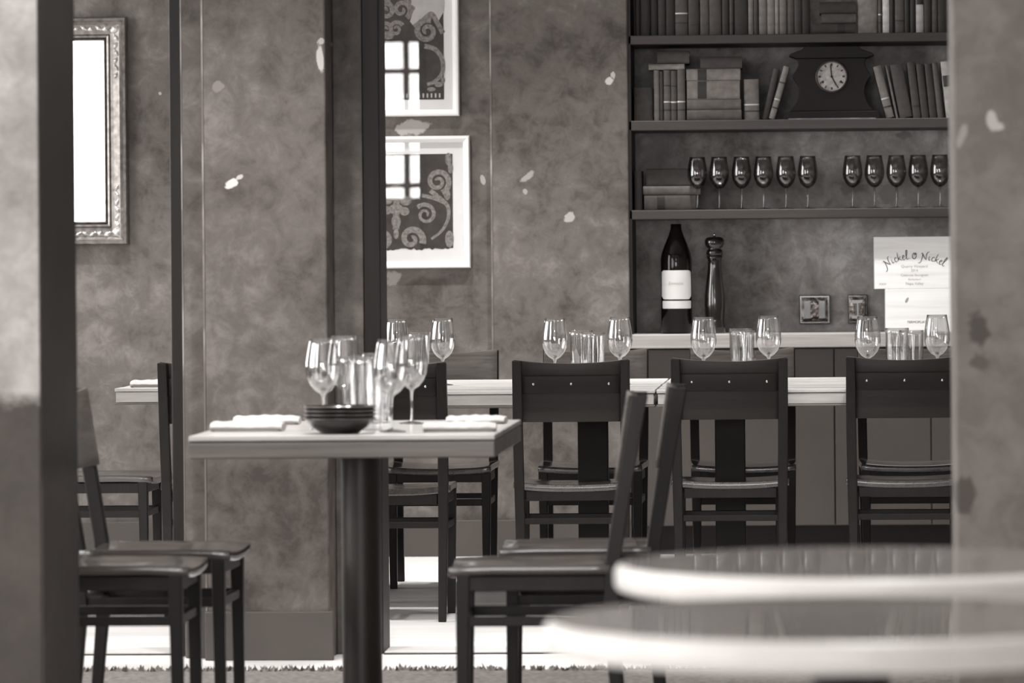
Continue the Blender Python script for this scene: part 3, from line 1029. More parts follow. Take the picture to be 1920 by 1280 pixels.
def flat_book(label, px0, px1, py0, py1, v, Y=(BACK + 0.040), dep=0.16, zb=None, lab_at=None, group=None, rz=0.0):
    """book lying down, its spine to us"""
    A, B = on_y(px0, py1, Y), on_y(px1, py0, Y)
    wd, hh = B.x - A.x, (on_y(px0, py0, Y).z - A.z)
    zb = A.z if zb is None else zb
    t = thing('book', label, 'book', ((A.x + B.x) / 2, Y, zb), rz, group)
    h = wd / 2
    sp = [(0.007, 0)] + [(0.007 - 0.007 * math.sin(PI * k / 8), hh / 2 - hh / 2 * math.cos(PI * k / 8)) for k in range(1, 8)] + [(0.007, hh)]
    bt = min(0.003, hh * 0.15)
    out = [(dep, 0)] + sp + [(dep, hh), (dep, hh - bt), (0.010, hh - bt), (0.010, bt), (dep, bt)]
    n = len(out)
    vs = [(-h, y, z) for y, z in out] + [(h, y, z) for y, z in out]
    fs = [tuple(range(n)), tuple(reversed(range(n, 2 * n)))] + [(i, (i + 1) % n, n + (i + 1) % n, n + i) for i in range(n)]
    obj('cover', MB().add(vs, fs), bookmat(v), t, auto=0.5)
    obj('pages', MB().box(-h + 0.003, h - 0.003, 0.0105, dep - 0.003, bt, hh - bt), M_pages, t)
    if lab_at:
        a, b = (on_y(lab_at[0], py1, Y).x - (A.x + B.x) / 2), (on_y(lab_at[1], py1, Y).x - (A.x + B.x) / 2)
        q = [(y - 0.0008, z) for y, z in sp[1:-1]]
        vs = [(a, y, z) for y, z in q] + [(b, y, z) for y, z in q]
        obj('title_label', MB().add(vs, [(i, len(q) + i, len(q) + i + 1, i + 1) for i in range(len(q) - 1)]), M_band, t)
    return t, zb + hh


ZT, ZM, ZL = SHELF['top'], SHELF['middle'], SHELF['low']
R1 = [(1190, 1200, .030, 1, 0), (1200.5, 1219, .028, 0, 0), (1219.5, 1233, .018, 0, 0), (1233.5, 1248, .038, 1, 0), (1248.5, 1265.5, .024, 0, 0), (1266, 1289.5, .075, 3, 0),
      (1290.5, 1311, .050, 1, 0), (1312, 1329.5, .10, 0, 0), (1330, 1352.5, .075, 0, 0), (1353.5, 1367, .030, 0, 0), (1367.5, 1376, .055, 1, 0), (1376.5, 1402, .030, 0, 0),
      (1403, 1413, .14, 0, 0), (1413.5, 1422.5, .05, 0, 0), (1423, 1438, .14, 0, 0), (1438.5, 1452.5, .17, 0, 0), (1453, 1461, .19, 0, 0), (1461.5, 1475, .13, 0, 0),
      (1475.5, 1489, .10, 0, 0), (1489.5, 1503, .05, 0, 0), (1503.5, 1519, .022, 0, 0),
      (1608, 1645, .17, 0, 0), (1646.5, 1653.5, .10, 2, 0), (1654.5, 1668, .50, 0, 0), (1668.5, 1677, .025, 0, 0), (1678, 1695.5, .10, 1, 0), (1696, 1706, .024, 0, 0),
      (1706.5, 1716.5, .03, 1, 0), (1717.5, 1732, .36, 0, 1), (1732.5, 1746, .045, 0, 0), (1746.5, 1758, .10, 0, 0), (1758.5, 1777, .028, 1, 0), (1777.5, 1793, .06, 0, 0)]
TW = {.018: 'black', .022: 'black', .024: 'near-black', .025: 'black', .028: 'dark brown', .03: 'dark'}
ORD = ['first', 'second', 'third', 'fourth', 'fifth', 'sixth', 'seventh', 'eighth', 'ninth', 'tenth', 'eleventh', 'twelfth', 'thirteenth', 'fourteenth', 'fifteenth', 'sixteenth',
       'seventeenth', 'eighteenth', 'nineteenth', 'twentieth', 'twenty-first']
for i, (a, b, v, nb, ti) in enumerate(R1):
    A, B = on_y(a, 40, (BACK + 0.040)), on_y(b, 40, (BACK + 0.040))
    look = 'black' if v < .026 else 'dark brown' if v < .05 else 'brown' if v < .09 else 'grey' if v < .18 else 'pale'
    wid = 'thin' if b - a < 12 else 'thick' if b - a > 20 else 'upright'
    if i < 21:
        lab = '%s %s book on the top shelf, %s from its left end' % (wid, look, ORD[i])
    else:
        lab = '%s %s book on the top shelf, %s right of the lying books' % (wid, look, ORD[i - 21])
    book(lab, A.x, B.x, ZT + 0.0005, random.uniform(0.20, 0.25), v, (BACK + 0.040) + random.uniform(0, .006), 0.15, 0, nb, ti, 'upright books on the top shelf')
zz = ZT + 0.0005
for px0, px1, hpx, v, lab in [(1521, 1604, 20, .045, 'dark book lying lowest in the gap of the top shelf'), (1540, 1605, 18, .075, 'grey brown book lying second in the gap of the top shelf'),
                              (1537, 1605, 22, .032, 'dark brown book lying third in the gap of the top shelf')]:
    _, zz = flat_book(lab, px0, px1, 62 - hpx, 62, v, zb=zz, group='lying books on the top shelf', lab_at=(1570, 1585) if px0 == 1521 else None)
    zz += 0.0005

# middle shelf, left of the clock
GM = 'old books on the middle shelf'
A, B = on_y(1189, 190, (BACK + 0.080)), on_y(1224, 190, (BACK + 0.080))
book('worn brown wide book at the left end of the middle shelf', A.x, B.x, ZM + .0005, 0.135, .075, (BACK + 0.080), 0.14, 0, 0, 0, GM)
for px0, px1, v, nb, hh, lab in [(1226, 1236.5, .12, 0, .203, 'thin grey upright book left of the banded ones on the middle shelf'),
                                 (1237, 1244, .05, 1, .198, 'thin dark upright book second under the crosswise books on the middle shelf'),
                                 (1244.5, 1257.5, .11, 3, .203, 'grey banded upright book third under the crosswise books on the middle shelf'),
                                 (1258, 1269.5, .075, 3, .200, 'brown banded upright book fourth under the crosswise books on the middle shelf'),
                                 (1270, 1285, .10, 2, .204, 'grey banded upright book next to the lying stack on the middle shelf')]:
    A, B = on_y(px0, 190, (BACK + 0.040)), on_y(px1, 190, (BACK + 0.040))
    book(lab, A.x, B.x, ZM + .0005, hh, v, (BACK + 0.040), 0.14, 0, nb, 0, GM)
_, zz = flat_book('pale book lying across the tops of the upright banded books', 1216, 1283, 109, 120, .22, Y=(BACK + 0.040), dep=.14, zb=ZM + .0005 + .2045, group=GM)
flat_book('dark thick book lying highest at the left of the middle shelf', 1232, 1292, 84, 108, .045, Y=(BACK + 0.045), dep=.14, zb=zz + .0005, group=GM)
zz = ZM + .0005
for py0, py1, v, la, x0, x1, lab in [(202, 222, .085, None, 1288, 1390, 'brown book lowest in the lying stack left of the clock'),
                                     (183, 202, .105, None, 1288, 1389, 'worn grey book second from the bottom in the stack left of the clock'),
                                     (147, 182, .17, (1308, 1325), 1288, 1387, 'thick pale book with dark spine label in the stack left of the clock'),
                                     (124, 146, .18, (1308, 1325), 1287, 1388, 'pale book with dark spine label, second from the top left of the clock'),
                                     (100, 122, .04, None, 1313, 1391, 'dark book on top of the lying stack left of the clock')]:
    _, zz = flat_book(lab, x0, x1, py0, py1, v, Y=(BACK + 0.030), dep=.16, zb=zz, lab_at=la, group=GM)
    zz += .0005


def lean(pxb0, pxb1, pyb, pxt, pyt, v, Y, lab, nb=0, ti=0, wpx=None, dep=.13):
    """book leaning so that its lower left corner is at pxb0 and its upper left at pxt"""
    A, B = on_y(pxb0, pyb, Y), on_y(pxb1, pyb, Y)
    T = on_y(pxt, pyt, Y)
    tilt = math.atan2(T.x - A.x, T.z - A.z)
    L = math.hypot(T.x - A.x, T.z - A.z)
    wd = (B.x - A.x) * math.cos(tilt)
    # keep the lower corner on the shelf
    lift = abs(math.sin(tilt)) * wd / 2
    c = (A.x + B.x) / 2
    return book(lab, c - wd / 2, c + wd / 2, ZM + .0005 + lift, L, v, Y, dep, tilt, nb, ti, GM)


lean(1396, 1424, 222, 1394.5, 146, .13, (BACK + 0.040), 'broad grey book standing right of the lying stack on the middle shelf', 2)
lean(1428, 1440, 222, 1450, 128, .065, (BACK + 0.060), 'brown book leaning right toward the clock, left one of two')
lean(1441, 1453, 222, 1469, 124, .17, (BACK + 0.030), 'pale book with banded spine leaning right against the clock', 3)
lean(1661, 1677, 221, 1636, 125, .13, (BACK + 0.030), 'grey book leaning left, nearest the clock on its right', 2)
lean(1679.5, 1684.5, 221, 1659, 122, .20, (BACK + 0.050), 'thin pale edged book leaning left, second right of the clock')
lean(1687, 1711, 221, 1668, 122, .060, (BACK + 0.030), 'broad brown book leaning left, third right of the clock')
lean(1712, 1727, 221, 1700, 117, .055, (BACK + 0.030), 'dark brown book leaning left, fourth right of the clock', 1)
lean(1728, 1742, 221, 1717, 120, .040, (BACK + 0.030), 'dark book leaning left, fifth right of the clock')
lean(1743, 1757, 221, 1733, 120, .035, (BACK + 0.030), 'near-black book leaning left, sixth right of the clock')
lean(1758, 1769, 221, 1747, 118, .085, (BACK + 0.030), 'narrow grey book leaning left beside the pale one at the right pillar')
lean(1774, 1797, 221, 1763, 116, .30, (BACK + 0.030), 'pale broad book with a dark title band, leaning beside the right pillar', 0, 1)

# low shelf books
GL = 'books on the low shelf'
A, B = on_y(1190, 380, (BACK + 0.060)), on_y(1204, 380, (BACK + 0.060))
book('black upright book at the left end of the low shelf', A.x, B.x, ZL + .0005, .158, .016, (BACK + 0.060), .15, 0, 0, 0, GL)
zz = ZL + .0005
for py0, py1, v, la, x0, x1, lab in [(360, 388, .075, (1232, 1247), 1208, 1305, 'brown book with dark label lowest in the low shelf stack'),
                                     (342, 359, .12, None, 1206, 1313, 'grey book in the middle of the low shelf stack'),
                                     (309, 341, .055, None, 1212, 1296, 'dark thick book on top of the low shelf stack')]:
    _, zz = flat_book(lab, x0, x1, py0, py1, v, Y=(BACK + 0.090), dep=.17, zb=zz, lab_at=la, group=GL)
    zz += .0005

# shelf glasses
sg = None
gs = 'wine glasses on the low shelf'
LX = [1308, 1349, 1391, 1432, 1474, 1515]
RX = [1599, 1640, 1681, 1722, 1763]
for k, px in enumerate(LX + RX):
    p = on_y(px, 385, (BACK + 0.045))
    if k < 6:
        lab = 'empty wine glass on the low shelf, %s of the left six' % (ORD[k] if k else 'nearest the books and first')
    else:
        lab = 'empty wine glass on the low shelf, %s of the right five' % ORD[k - 6]
    if sg is None:
        sg = make_wineglass(lab, (p.x, (BACK + 0.045), ZL + .0003), gs, M_smoke, 0.895)
    else:
        dup(sg, (p.x, (BACK + 0.045), ZL + .0003), k * 0.4, lab, gs)

# ---------------------------------------------------------------- clock
CYF = (BACK + 0.010)
cc = on_y(1560, 219, CYF)
ck = thing('mantel_clock', 'black mantel clock with round pale dial between leaning books', 'clock', (cc.x, CYF, ZM))
K = cc.y and (on_y(1660, 219, CYF).x - on_y(1560, 219, CYF).x) / 100


def half(pts):
    right = [(x * K, (219 - y) * K) for x, y in pts]
    return right + [(-x, z) for x, z in reversed(right)]


body = half([(80, 204), (72, 196), (66, 186), (62, 172), (62, 160), (66, 150), (74, 137), (68, 128), (63, 118), (63, 110), (66, 104)])
obj('clock_case', MB().prism(body, 0.012, 0.13), M_clock, ck, bevel=0.003)
obj('plinth', MB().prism(half([(90, 219), (90, 211), (86, 206), (82, 204)]), 0.0, 0.142), M_clock, ck, bevel=0.002)
obj('cornice', MB().prism(half([(67, 104), (80, 99), (76, 95), (56, 88), (50, 82)]), 0.0, 0.142), M_clock, ck, bevel=0.002)
obj('plinth_glint', MB().box(-82 * K, 82 * K, -0.002, 0.004, 0.0005, 0.0036), plain('plinth_edge_glint', 0.25, rough=0.4, var=0.7, scale=18), ck)  # broken specular line along the plinth, painted as a pale strip
Md = Matrix.Translation((0, 0.012, (219 - 139) * K)) @ Matrix.Rotation(PI / 2, 4, 'X')
dl = obj('dial', MB().lathe([(0, 0.004), (27 * K, 0.004), (27 * K, 0.0), (0, 0)], 48, Md, smooth=False), M_dial, ck)
obj('bezel', MB().lathe([(27 * K, 0.0), (27.2 * K, 0.009), (29.5 * K, 0.011), (31 * K, 0.0)], 48, Md), plain('bezel_bronze', 0.05, rough=0.35, metal=0.6), ck)
hz = (219 - 139) * K
obj('hour_hand', MB().ribbon([(0, hz), (9 * K, hz - 17 * K)], 2.4 * K, 0.0065), M_black, dl)
obj('minute_hand', MB().ribbon([(0, hz), (-2 * K, hz + 22 * K)], 2.2 * K, 0.0062), M_black, dl)
obj('hand_boss', MB().lathe([(0, 0.008), (2.2 * K, 0.008), (2.2 * K, 0.004)], 12, Md), M_black, dl)
m = MB()
for k in range(12):
    a = k * PI / 6
    m.ribbon([(20 * K * math.sin(a), hz + 20 * K * math.cos(a)), (25 * K * math.sin(a), hz + 25 * K * math.cos(a))], (2.6 if k % 3 else 3.6) * K, 0.0076)
obj('numerals', m, M_band, dl)
for s in (-1, 1):
    Mq = Matrix.Translation((s * 17 * K, 0.008, hz - 10 * K)) @ Matrix.Rotation(PI / 2, 4, 'X')
    obj('winding_hole', MB().lathe([(0, 0.0008), (2.6 * K, 0.0008), (2.6 * K, 0)], 14, Mq), M_band, dl)

# ---------------------------------------------------------------- counter things
bp0 = on_y(1269, 620, (BACK + 0.110))
bt = thing('wine_bottle', 'large dark wine bottle with white label on the oak counter', 'bottle', (bp0.x, (BACK + 0.110), CZ))
q = 1 / 466.0
br = 29 * q
prof = [(0, 0.004), (br * 0.8, 0.0), (br, 0.006), (br, 0.275), (br * 1.0, 0.30), (br * 0.93, 0.325), (br * 0.72, 0.36), (br * 0.50, 0.392), (br * 0.36, 0.418), (br * 0.335, 0.44), (0, 0.44)]
prof = [(r, z) for r, z in prof]
obj('bottle_glass', MB().lathe(prof, 48), M_bottle, bt)


def label_patch(a0, a1, z0, z1, cut=0.0):
    m = MB()
    n = 20
    vs = []
    for k in range(n + 1):
        u = k / n
        a = -PI / 2 + a0 + (a1 - a0) * u
        e = min(u, 1 - u) * (a1 - a0) * br
        c = max(0, cut - e) * 0.8
        vs += [((br + .0006) * math.cos(a), (br + .0006) * math.sin(a), z0 + c), ((br + .0006) * math.cos(a), (br + .0006) * math.sin(a), z1 - c * 0.5)]
    return m.add(vs, [(2 * k, 2 * k + 2, 2 * k + 3, 2 * k + 1) for k in range(n)], True)


lb = obj('front_label', label_patch(-1.18, 1.22, 0.138, 0.254, 0.016), M_paper, bt)
obj('neck_strip_label', label_patch(-1.08, 1.2, 0.101, 0.132, 0.003), M_paper, bt)


def text_mesh(s, size, name='lettering'):
    cu = bpy.data.curves.new(name, 'FONT')
    cu.body = s
    cu.size = size
    cu.align_x = 'CENTER'
    o = bpy.data.objects.new(name, cu)
    COL.objects.link(o)
    dg = bpy.context.evaluated_depsgraph_get()
    me = bpy.data.meshes.new_from_object(o.evaluated_get(dg))
    bpy.data.objects.remove(o)
    bpy.data.curves.remove(cu)
    mb = MB()
    # lay the letters in x-z, facing -y
    mb.add([(v.co.x, 0.0, v.co.y) for v in me.vertices], [tuple(p.vertices) for p in me.polygons])
    bpy.data.meshes.remove(me)
    return mb


tm = text_mesh('Emmolo', 0.018)
tm.v = [((br + .0012) * math.sin(x / br), -(br + .0012) * math.cos(x / br), z + 0.196) for x, y, z in tm.v]
obj('lettering', tm, M_faint, lb)

pm0 = on_y(1341, 620, (BACK + 0.120))
pm = thing('pepper_mill', 'tall black turned pepper mill right of the wine bottle', 'pepper mill', (pm0.x, (BACK + 0.120), CZ))
Pp = lambda pts: [(r / 464, (626 - y) / 464) for r, y in pts]
obj('mill_body', MB().lathe([(0, 0.001)] + Pp([(19, 626), (19, 612), (17.5, 606), (17.5, 600), (18.5, 590), (19.5, 575), (19, 555), (16, 530), (13.2, 508), (12.4, 492), (13.5, 487), (15.5, 482)]) + [(0, (626 - 482) / 464)], 36), M_pepper, pm)
obj('mill_head', MB().lathe(Pp([(0, 482), (14, 481.5), (15.8, 477), (14.5, 471), (11, 468.5), (15, 466), (18.2, 460), (18.2, 453), (15, 448), (9, 446.5), (0, 446)]), 36), M_pepper, pm)
obj('mill_knob', MB().lathe(Pp([(0, 446), (2, 446), (2.4, 442), (1.6, 440), (0, 439.5)]), 14), M_steel, pm)


def plate(label, px0, px1, py0, py1, gangs):
    A, B = on_y(px0, py1, NICHE_BACK), on_y(px1, py0, NICHE_BACK)
    t = thing('outlet_plate', label, 'outlet plate', ((A.x + B.x) / 2, NICHE_BACK, (A.z + B.z) / 2), 0, 'outlet plates on the niche wall')
    h, v = (B.x - A.x) / 2, (B.z - A.z) / 2
    obj('back_box', MB().box(-h, h, -0.022, 0, -v, v), M_pepper, t, bevel=0.003)

    def fn(u, w):
        x, z_ = -1 + 2 * u, -1 + 2 * w
        return (x * h * 0.86, -0.0235 - 0.004 * (1 - x ** 4) * (1 - z_ ** 4), z_ * v * 0.86)
    obj('face_plate', MB().grid(fn, 10, 10, (0, 0.001, 0)), M_plate, t, auto=1.2)
    for g in range(gangs):
        c = (g - (gangs - 1) / 2) * h * 0.95
        so = obj('socket', MB().box(c - h * .30 / gangs ** .5, c + h * .30 / gangs ** .5, -0.0300, -0.0277, -v * .62, v * .62), M_pepper, t, bevel=0.0008)
        if gangs == 1:
            obj('socket_face', MB().box(c - h * .62, c + h * .5, -0.0312, -0.0302, v * .42, v * .62), M_frame, t)
            obj('socket_face', MB().box(c - h * .62, c + h * .5, -0.0312, -0.0302, -v * .66, -v * .46), M_frame, t)
            obj('toggle', MB().box(c - h * .06, c + h * .06, -0.0325, -0.0302, -v * .46, v * .42), M_frame, t)
    return t


plate('square polished double outlet plate on the niche wall', 1499, 1556, 553, 607, 2)
plate('narrow dark outlet plate behind a wine glass on the niche wall', 1590, 1626, 552, 606, 1)

# wine crates
CRY = (BACK + 0.060)


def crate(label, px0, px1, py0, z0, dep, name='wine_crate'):
    A = on_y(px0, 560, CRY)
    B = on_y(px1, 560, CRY)
    z1 = on_y((px0 + px1) / 2, py0, CRY).z
    t = thing(name, label, 'crate', ((A.x + B.x) / 2, CRY, z0), 0, 'pale wine crates on the counter')
    h, v = (B.x - A.x) / 2, z1 - z0
    obj('front_panel', MB().box(-h, h, 0, 0.012, 0.0004, v), M_crate, t, bevel=0.0015)
    for s in (-1, 1):
        obj('side_panel', MB().box(min(s * h, s * (h - 0.01)), max(s * h, s * (h - 0.01)), 0.0125, dep, 0.0004, v), M_crate, t, bevel=0.001)
    obj('top_panel', MB().box(-h + 0.0105, h - 0.0105, 0.0125, dep, v - 0.01, v - 0.0005), M_crate, t)
    obj('back_panel', MB().box(-h + 0.0105, h - 0.0105, dep - 0.01, dep, 0.0004, v - 0.0105), M_crate, t)
    return t, h, v, z0 + v


lo, h2, v2, zc = crate('lower pale pine wine crate with a dark knot, standing on the counter', 1660, 1812, 541, CZ, 0.2)
fp = [c for c in lo.children if c.name.startswith('front_panel')][0]
up, h1, v1, _ = crate('upper pale wine crate with curved script lettering across its front', 1640, 1788, 443.5, zc, 0.2)
fpu = [c for c in up.children if c.name.startswith('front_panel')][0]
kn = MB().lathe([(0, 0), (0.012, 0)], 16, Matrix.Translation((-h2 + 40 / 466, -0.0007, v2 - 21 / 466)) @ Matrix.Rotation(0.5, 4, 'Y') @ Matrix.Diagonal((0.42, 1, 1.0, 1)) @ Matrix.Rotation(PI / 2, 4, 'X'))
obj('knot', kn, M_knot, fp)
t2 = text_mesh('TERMOPLIAT', 0.0135)
t2.v = [(x - h2 + 58 / 466, -0.0008, z + v2 - 64 / 466) for x, y, z in t2.v]
obj('lettering', t2, M_ink, fp)

GLY = {
    'N': (1.75, [[(-.35, -.95), (.05, -.85), (.3, -.2), (.38, .7), (.25, 1.35), (.05, 1.1)], [(.3, 1.3), (.75, .55), (1.3, -.05)], [(1.3, -.05), (1.2, .8), (1.35, 1.55), (1.75, 1.8)]]),
    'i': (.62, [[(.12, .95), (.08, .3), (.25, .02), (.5, .2)], [(.2, 1.35), (.3, 1.42)]]),
    'c': (.8, [[(.62, .8), (.4, .98), (.12, .6), (.15, .15), (.4, 0), (.72, .25)]]),
    'k': (.95, [[(.18, 1.95), (.08, .9), (.05, -.02)], [(.7, 1.0), (.35, .62), (.1, .5), (.45, .3), (.85, -.02)]]),
    'e': (.75, [[(.1, .45), (.45, .62), (.5, .9), (.25, .95), (.08, .5), (.2, .05), (.45, .02), (.72, .25)]]),
    'l': (.75, [[(.02, .25), (.4, 1.3), (.45, 1.9), (.25, 1.95), (.12, 1.0), (.2, .1), (.45, 0), (.75, .2)]]),
    '&': (1.1, [[(1.0, .95), (.9, 1.25), (.95, .55), (.6, 0), (.2, .15), (.1, .7), (.45, 1.3), (.5, .5)], [(.45, 1.3), (.75, .9), (.7, 1.4)]]),
    '.': (.35, [[(.1, .02), (.22, .06)]]),
}


def smooth_line(p, n=4):
    if len(p) < 3:
        return p
    out = []
    for i in range(len(p) - 1):
        a, b, c, d = p[max(i - 1, 0)], p[i], p[i + 1], p[min(i + 2, len(p) - 1)]
        for k in range(n):
            t = k / n
            out.append(tuple(0.5 * (2 * b[j] + (c[j] - a[j]) * t + (2 * a[j] - 5 * b[j] + 4 * c[j] - d[j]) * t * t + (3 * b[j] - a[j] - 3 * c[j] + d[j]) * t ** 3) for j in (0, 1)))
    out.append(p[-1])
    return out


m = MB()
U = 0.0180
R = 0.224
word = [('N', 0), ('i', 0), ('c', 0), ('k', 0), ('e', 0), ('l', 0), ('.', 0), (None, .25), ('&', 0), (None, .75), ('N', 0), ('i', 0), ('c', 0), ('k', 0), ('e', 0), ('l', 0)]
total = sum(GLY[c][0] if c else g for c, g in word)
pos = -total / 2
cz0 = v1 - 41 / 466 - R
for c, g in word:
    if c is None:
        pos += g
        continue
    adv, strokes = GLY[c]
    a = (pos + adv / 2) * U / R
    for st in strokes:
        pts = []
        for x, y in smooth_line(st):
            lx, lz = (x - adv / 2) * U, y * U
            r_ = R + lz
            aa = a
            pts.append(((R * math.sin(aa) + lx * math.cos(aa) + lz * math.sin(aa)) + 0.004, cz0 + R * math.cos(aa) - lx * math.sin(aa) + lz * math.cos(aa)))
        m.ribbon(pts, lambda t: U * (0.085 + 0.10 * math.sin(PI * t)), -0.0008)
    pos += adv
obj('script_lettering', m, M_ink, fpu)
for s, size, dy, mt in [('Quarry Vineyard', .0155, 57.5, M_faint), ('2014', .0140, 65, M_faint), ('Cabernet Sauvignon', .0135, 73.5, M_faint), ('Rutherford', .0110, 81, M_faint), ('Napa Valley', .0150, 89.5, M_faint)]:
    tt = text_mesh(s, size)
    tt.v = [(x + 0.002, -0.0008, z + v1 - dy / 466) for x, y, z in tt.v]
    obj('lettering', tt, mt, fpu)
tt = text_mesh('XXIV', .013)
tt.v = [(x - h1 + 15 / 466, -0.0008, z + v1 - 90 / 466) for x, y, z in tt.v]
obj('lettering', tt, M_faint, fpu)


# ---------------------------------------------------------------- framed prints
def mitred(x0, x1, z0, z1, prof):
    """moulding: prof = [(inset, proud)] from the outer back edge to the inner edge"""
    m = MB()
    vs = []
    for d, y in prof:
        vs += [(x0 + d, -y, z0 + d), (x1 - d, -y, z0 + d), (x1 - d, -y, z1 - d), (x0 + d, -y, z1 - d)]
    fs = []
    for k in range(len(prof) - 1):
        for i in range(4):
            j = (i + 1) % 4
            fs.append((4 * k + i, 4 * k + j, 4 * k + 4 + j, 4 * k + 4 + i))
    return m.add(vs, fs)


def spiral(cx_, cz_, r0, turns, a0, s=1, n=40, shrink=0.12):
    return [(cx_ + r0 * (shrink + (1 - shrink) * (1 - k / n)) * math.cos(a0 + s * turns * 2 * PI * k / n),
             cz_ + r0 * (shrink + (1 - shrink) * (1 - k / n)) * math.sin(a0 + s * turns * 2 * PI * k / n)) for k in range(n + 1)]


def picture(label, px1, py0, py1, ax1, ay0, ay1, wd, kind):
    """framed print whose right edge is at px1; art window right edge ax1, from ay0 to ay1"""
    Yf = BACK - 0.03
    A, B = on_y(px1, py1, Yf), on_y(px1, py0, Yf)
    x1, z0, z1 = B.x, A.z, B.z
    x0 = x1 - wd
    t = thing('framed_print', label, 'picture', (x1 - wd / 2, BACK - 0.001, (z0 + z1) / 2), 0, 'framed prints on the back wall')
    hw, hh = wd / 2, (z1 - z0) / 2
    obj('frame', mitred(-hw, hw, -hh, hh, [(0, 0), (0.0, 0.022), (0.004, 0.030), (0.012, 0.030), (0.026, 0.020), (0.026, 0.008)]), M_frame, t)
    obj('mount', MB().box(-hw + 0.020, hw - 0.020, -0.010, -0.001, -hh + 0.020, hh - 0.020), M_mat, t)
    cx_, cz_ = x1 - wd / 2, (z0 + z1) / 2
    qa = on_y(ax1, ay1, Yf)
    ax, az0 = qa.x - cx_, qa.z - cz_
    az1 = (on_y(ax1, ay0, Yf).z - cz_) if ay0 is not None else hh - 0.08
    ax0 = -hw + (hw - ax)
    # sheet with a torn lower edge
    n = 40
    low = [(ax0 + (ax - ax0) * k / n, az0 + (random.uniform(-.004, .006) if kind == 'low' else 0)) for k in range(n + 1)]
    sheet = obj('print_sheet', MB().prism(low + [(ax, az1), (ax0, az1)], -0.0112, -0.0102), M_art, t)
    u = 1 / 466.0
    yy0 = [-0.0116]
    m = MB()

    def nexty():
        yy0[0] -= 0.00006
        return yy0[0]

    def S(pxc, pyc, rpx, turns, a0, s=1, wpx=10, taper=0.5, shrink=.15):
        c = on_y(pxc, pyc, Yf)
        m.ribbon(spiral(c.x - cx_, c.z - cz_, rpx * u, turns, a0, s, 44, shrink), lambda q_: wpx * u * (1 - taper * q_), nexty())

    def Lp(pts, wpx, taper=0.0):
        m.ribbon(smooth_line([((on_y(a, b, Yf).x - cx_), (on_y(a, b, Yf).z - cz_)) for a, b in pts], 6), lambda q_: wpx * u * (1 - taper * q_), nexty())

    def blob(a, b, rx, rz):
        c = on_y(a, b, Yf)
        yy = nexty()
        m.add([(c.x - cx_ + rx * u * math.cos(2 * PI * k / 14), yy, c.z - cz_ + rz * u * math.sin(2 * PI * k / 14)) for k in range(14)], [tuple(reversed(range(14)))])
    if kind == 'low':
        S(820, 340, 23, 1.6, -1.2, 1, 11)
        Lp([(806, 357), (820, 368), (838, 385), (840, 408), (828, 432), (808, 448)], 9, .5)
        S(797, 402, 20, 1.5, 2.4, -1, 8)
        Lp([(790, 366), (812, 371), (834, 380)], 7)
        S(771, 448, 22, 1.3, -0.4, 1, 13)
        S(716, 452, 18, 1.2, 2.5, -1, 12)
        Lp([(742, 430), (742, 400), (743, 362)], 12)
        for a, b, rx, rz in [(742, 362, 13, 18), (726, 375, 9, 8), (760, 376, 11, 9), (742, 392, 14, 10), (725, 394, 9, 8), (758, 396, 9, 8), (742, 415, 9, 12), (742, 438, 5, 10),
                             (840, 298, 6, 12), (844, 315, 5, 10), (842, 448, 8, 16), (838, 365, 6, 10)]:
            blob(a, b, rx, rz)
    else:
        m2 = MB()
        pz = [((on_y(a, b, Yf).x - cx_), (on_y(a, b, Yf).z - cz_)) for a, b in [(756, -62), (832, -62), (832, 20), (822, 38), (812, 26), (800, 30), (776, 50), (768, 40), (776, 14), (764, 2)]]
        yy = -0.0118
        m2.prism(pz, yy, yy + 0.0004)
        obj('pale_field', m2, M_artlight, sheet)
        S(752, 18, 18, 1.3, -1.0, 1, 10)
        S(722, 20, 16, 1.3, 2.0, -1, 10)
        S(742, 54, 14, 1.4, 0.5, 1, 8)
        S(723, 55, 13, 1.4, 2.6, -1, 8)
        S(800, 58, 22, 1.5, 1.2, 1, 12)
        Lp([(776, 50), (790, 40), (808, 26), (820, 44), (830, 62)], 9)
        Lp([(795, 86), (815, 92), (828, 110), (829, 135), (815, 152), (800, 158)], 9, .3)
        Lp([(711, 98), (722, 108), (733, 92)], 5)
        Lp([(711, 114), (724, 105), (738, 118), (742, 130)], 5)
        for a, b, rx, rz in [(722, -5, 10, 16), (764, 2, 7, 10), (808, 27, 7, 6), (726, 66, 12, 8), (822, 158, 8, 5), (808, 167, 8, 4), (830, 150, 4, 6), (772, 15, 6, 5)]:
            blob(a, b, rx, rz)
        a, b = on_y(700, 175, Yf), on_y(831, 184, Yf)
        mb2 = MB()
        for k in range(26):
            x_ = ax0 + 0.004 + k * (ax - ax0 - 0.008) / 26
            mb2.box(x_, x_ + 0.006, yy + 0.0002, yy + 0.0006, b.z - cz_ + .003, a.z - cz_ - .002)
        obj('dotted_border', mb2, M_artlight, sheet)
    obj('scroll_pattern', m, M_scroll, sheet)
    obj('glass', MB().box(-hw + 0.0265, hw - 0.0265, -0.0165, -0.0150, -hh + 0.0265, hh - 0.0265), M_picglass, t)
    return t


picture('upper white framed scroll print with bright window reflections on the glass', 859, -55, 217, 832, -34, 186, 0.56, 'high')
picture('lower white framed scroll print with a torn lower edge', 880, 254, 502, 849, 288, 467, 0.56, 'low')

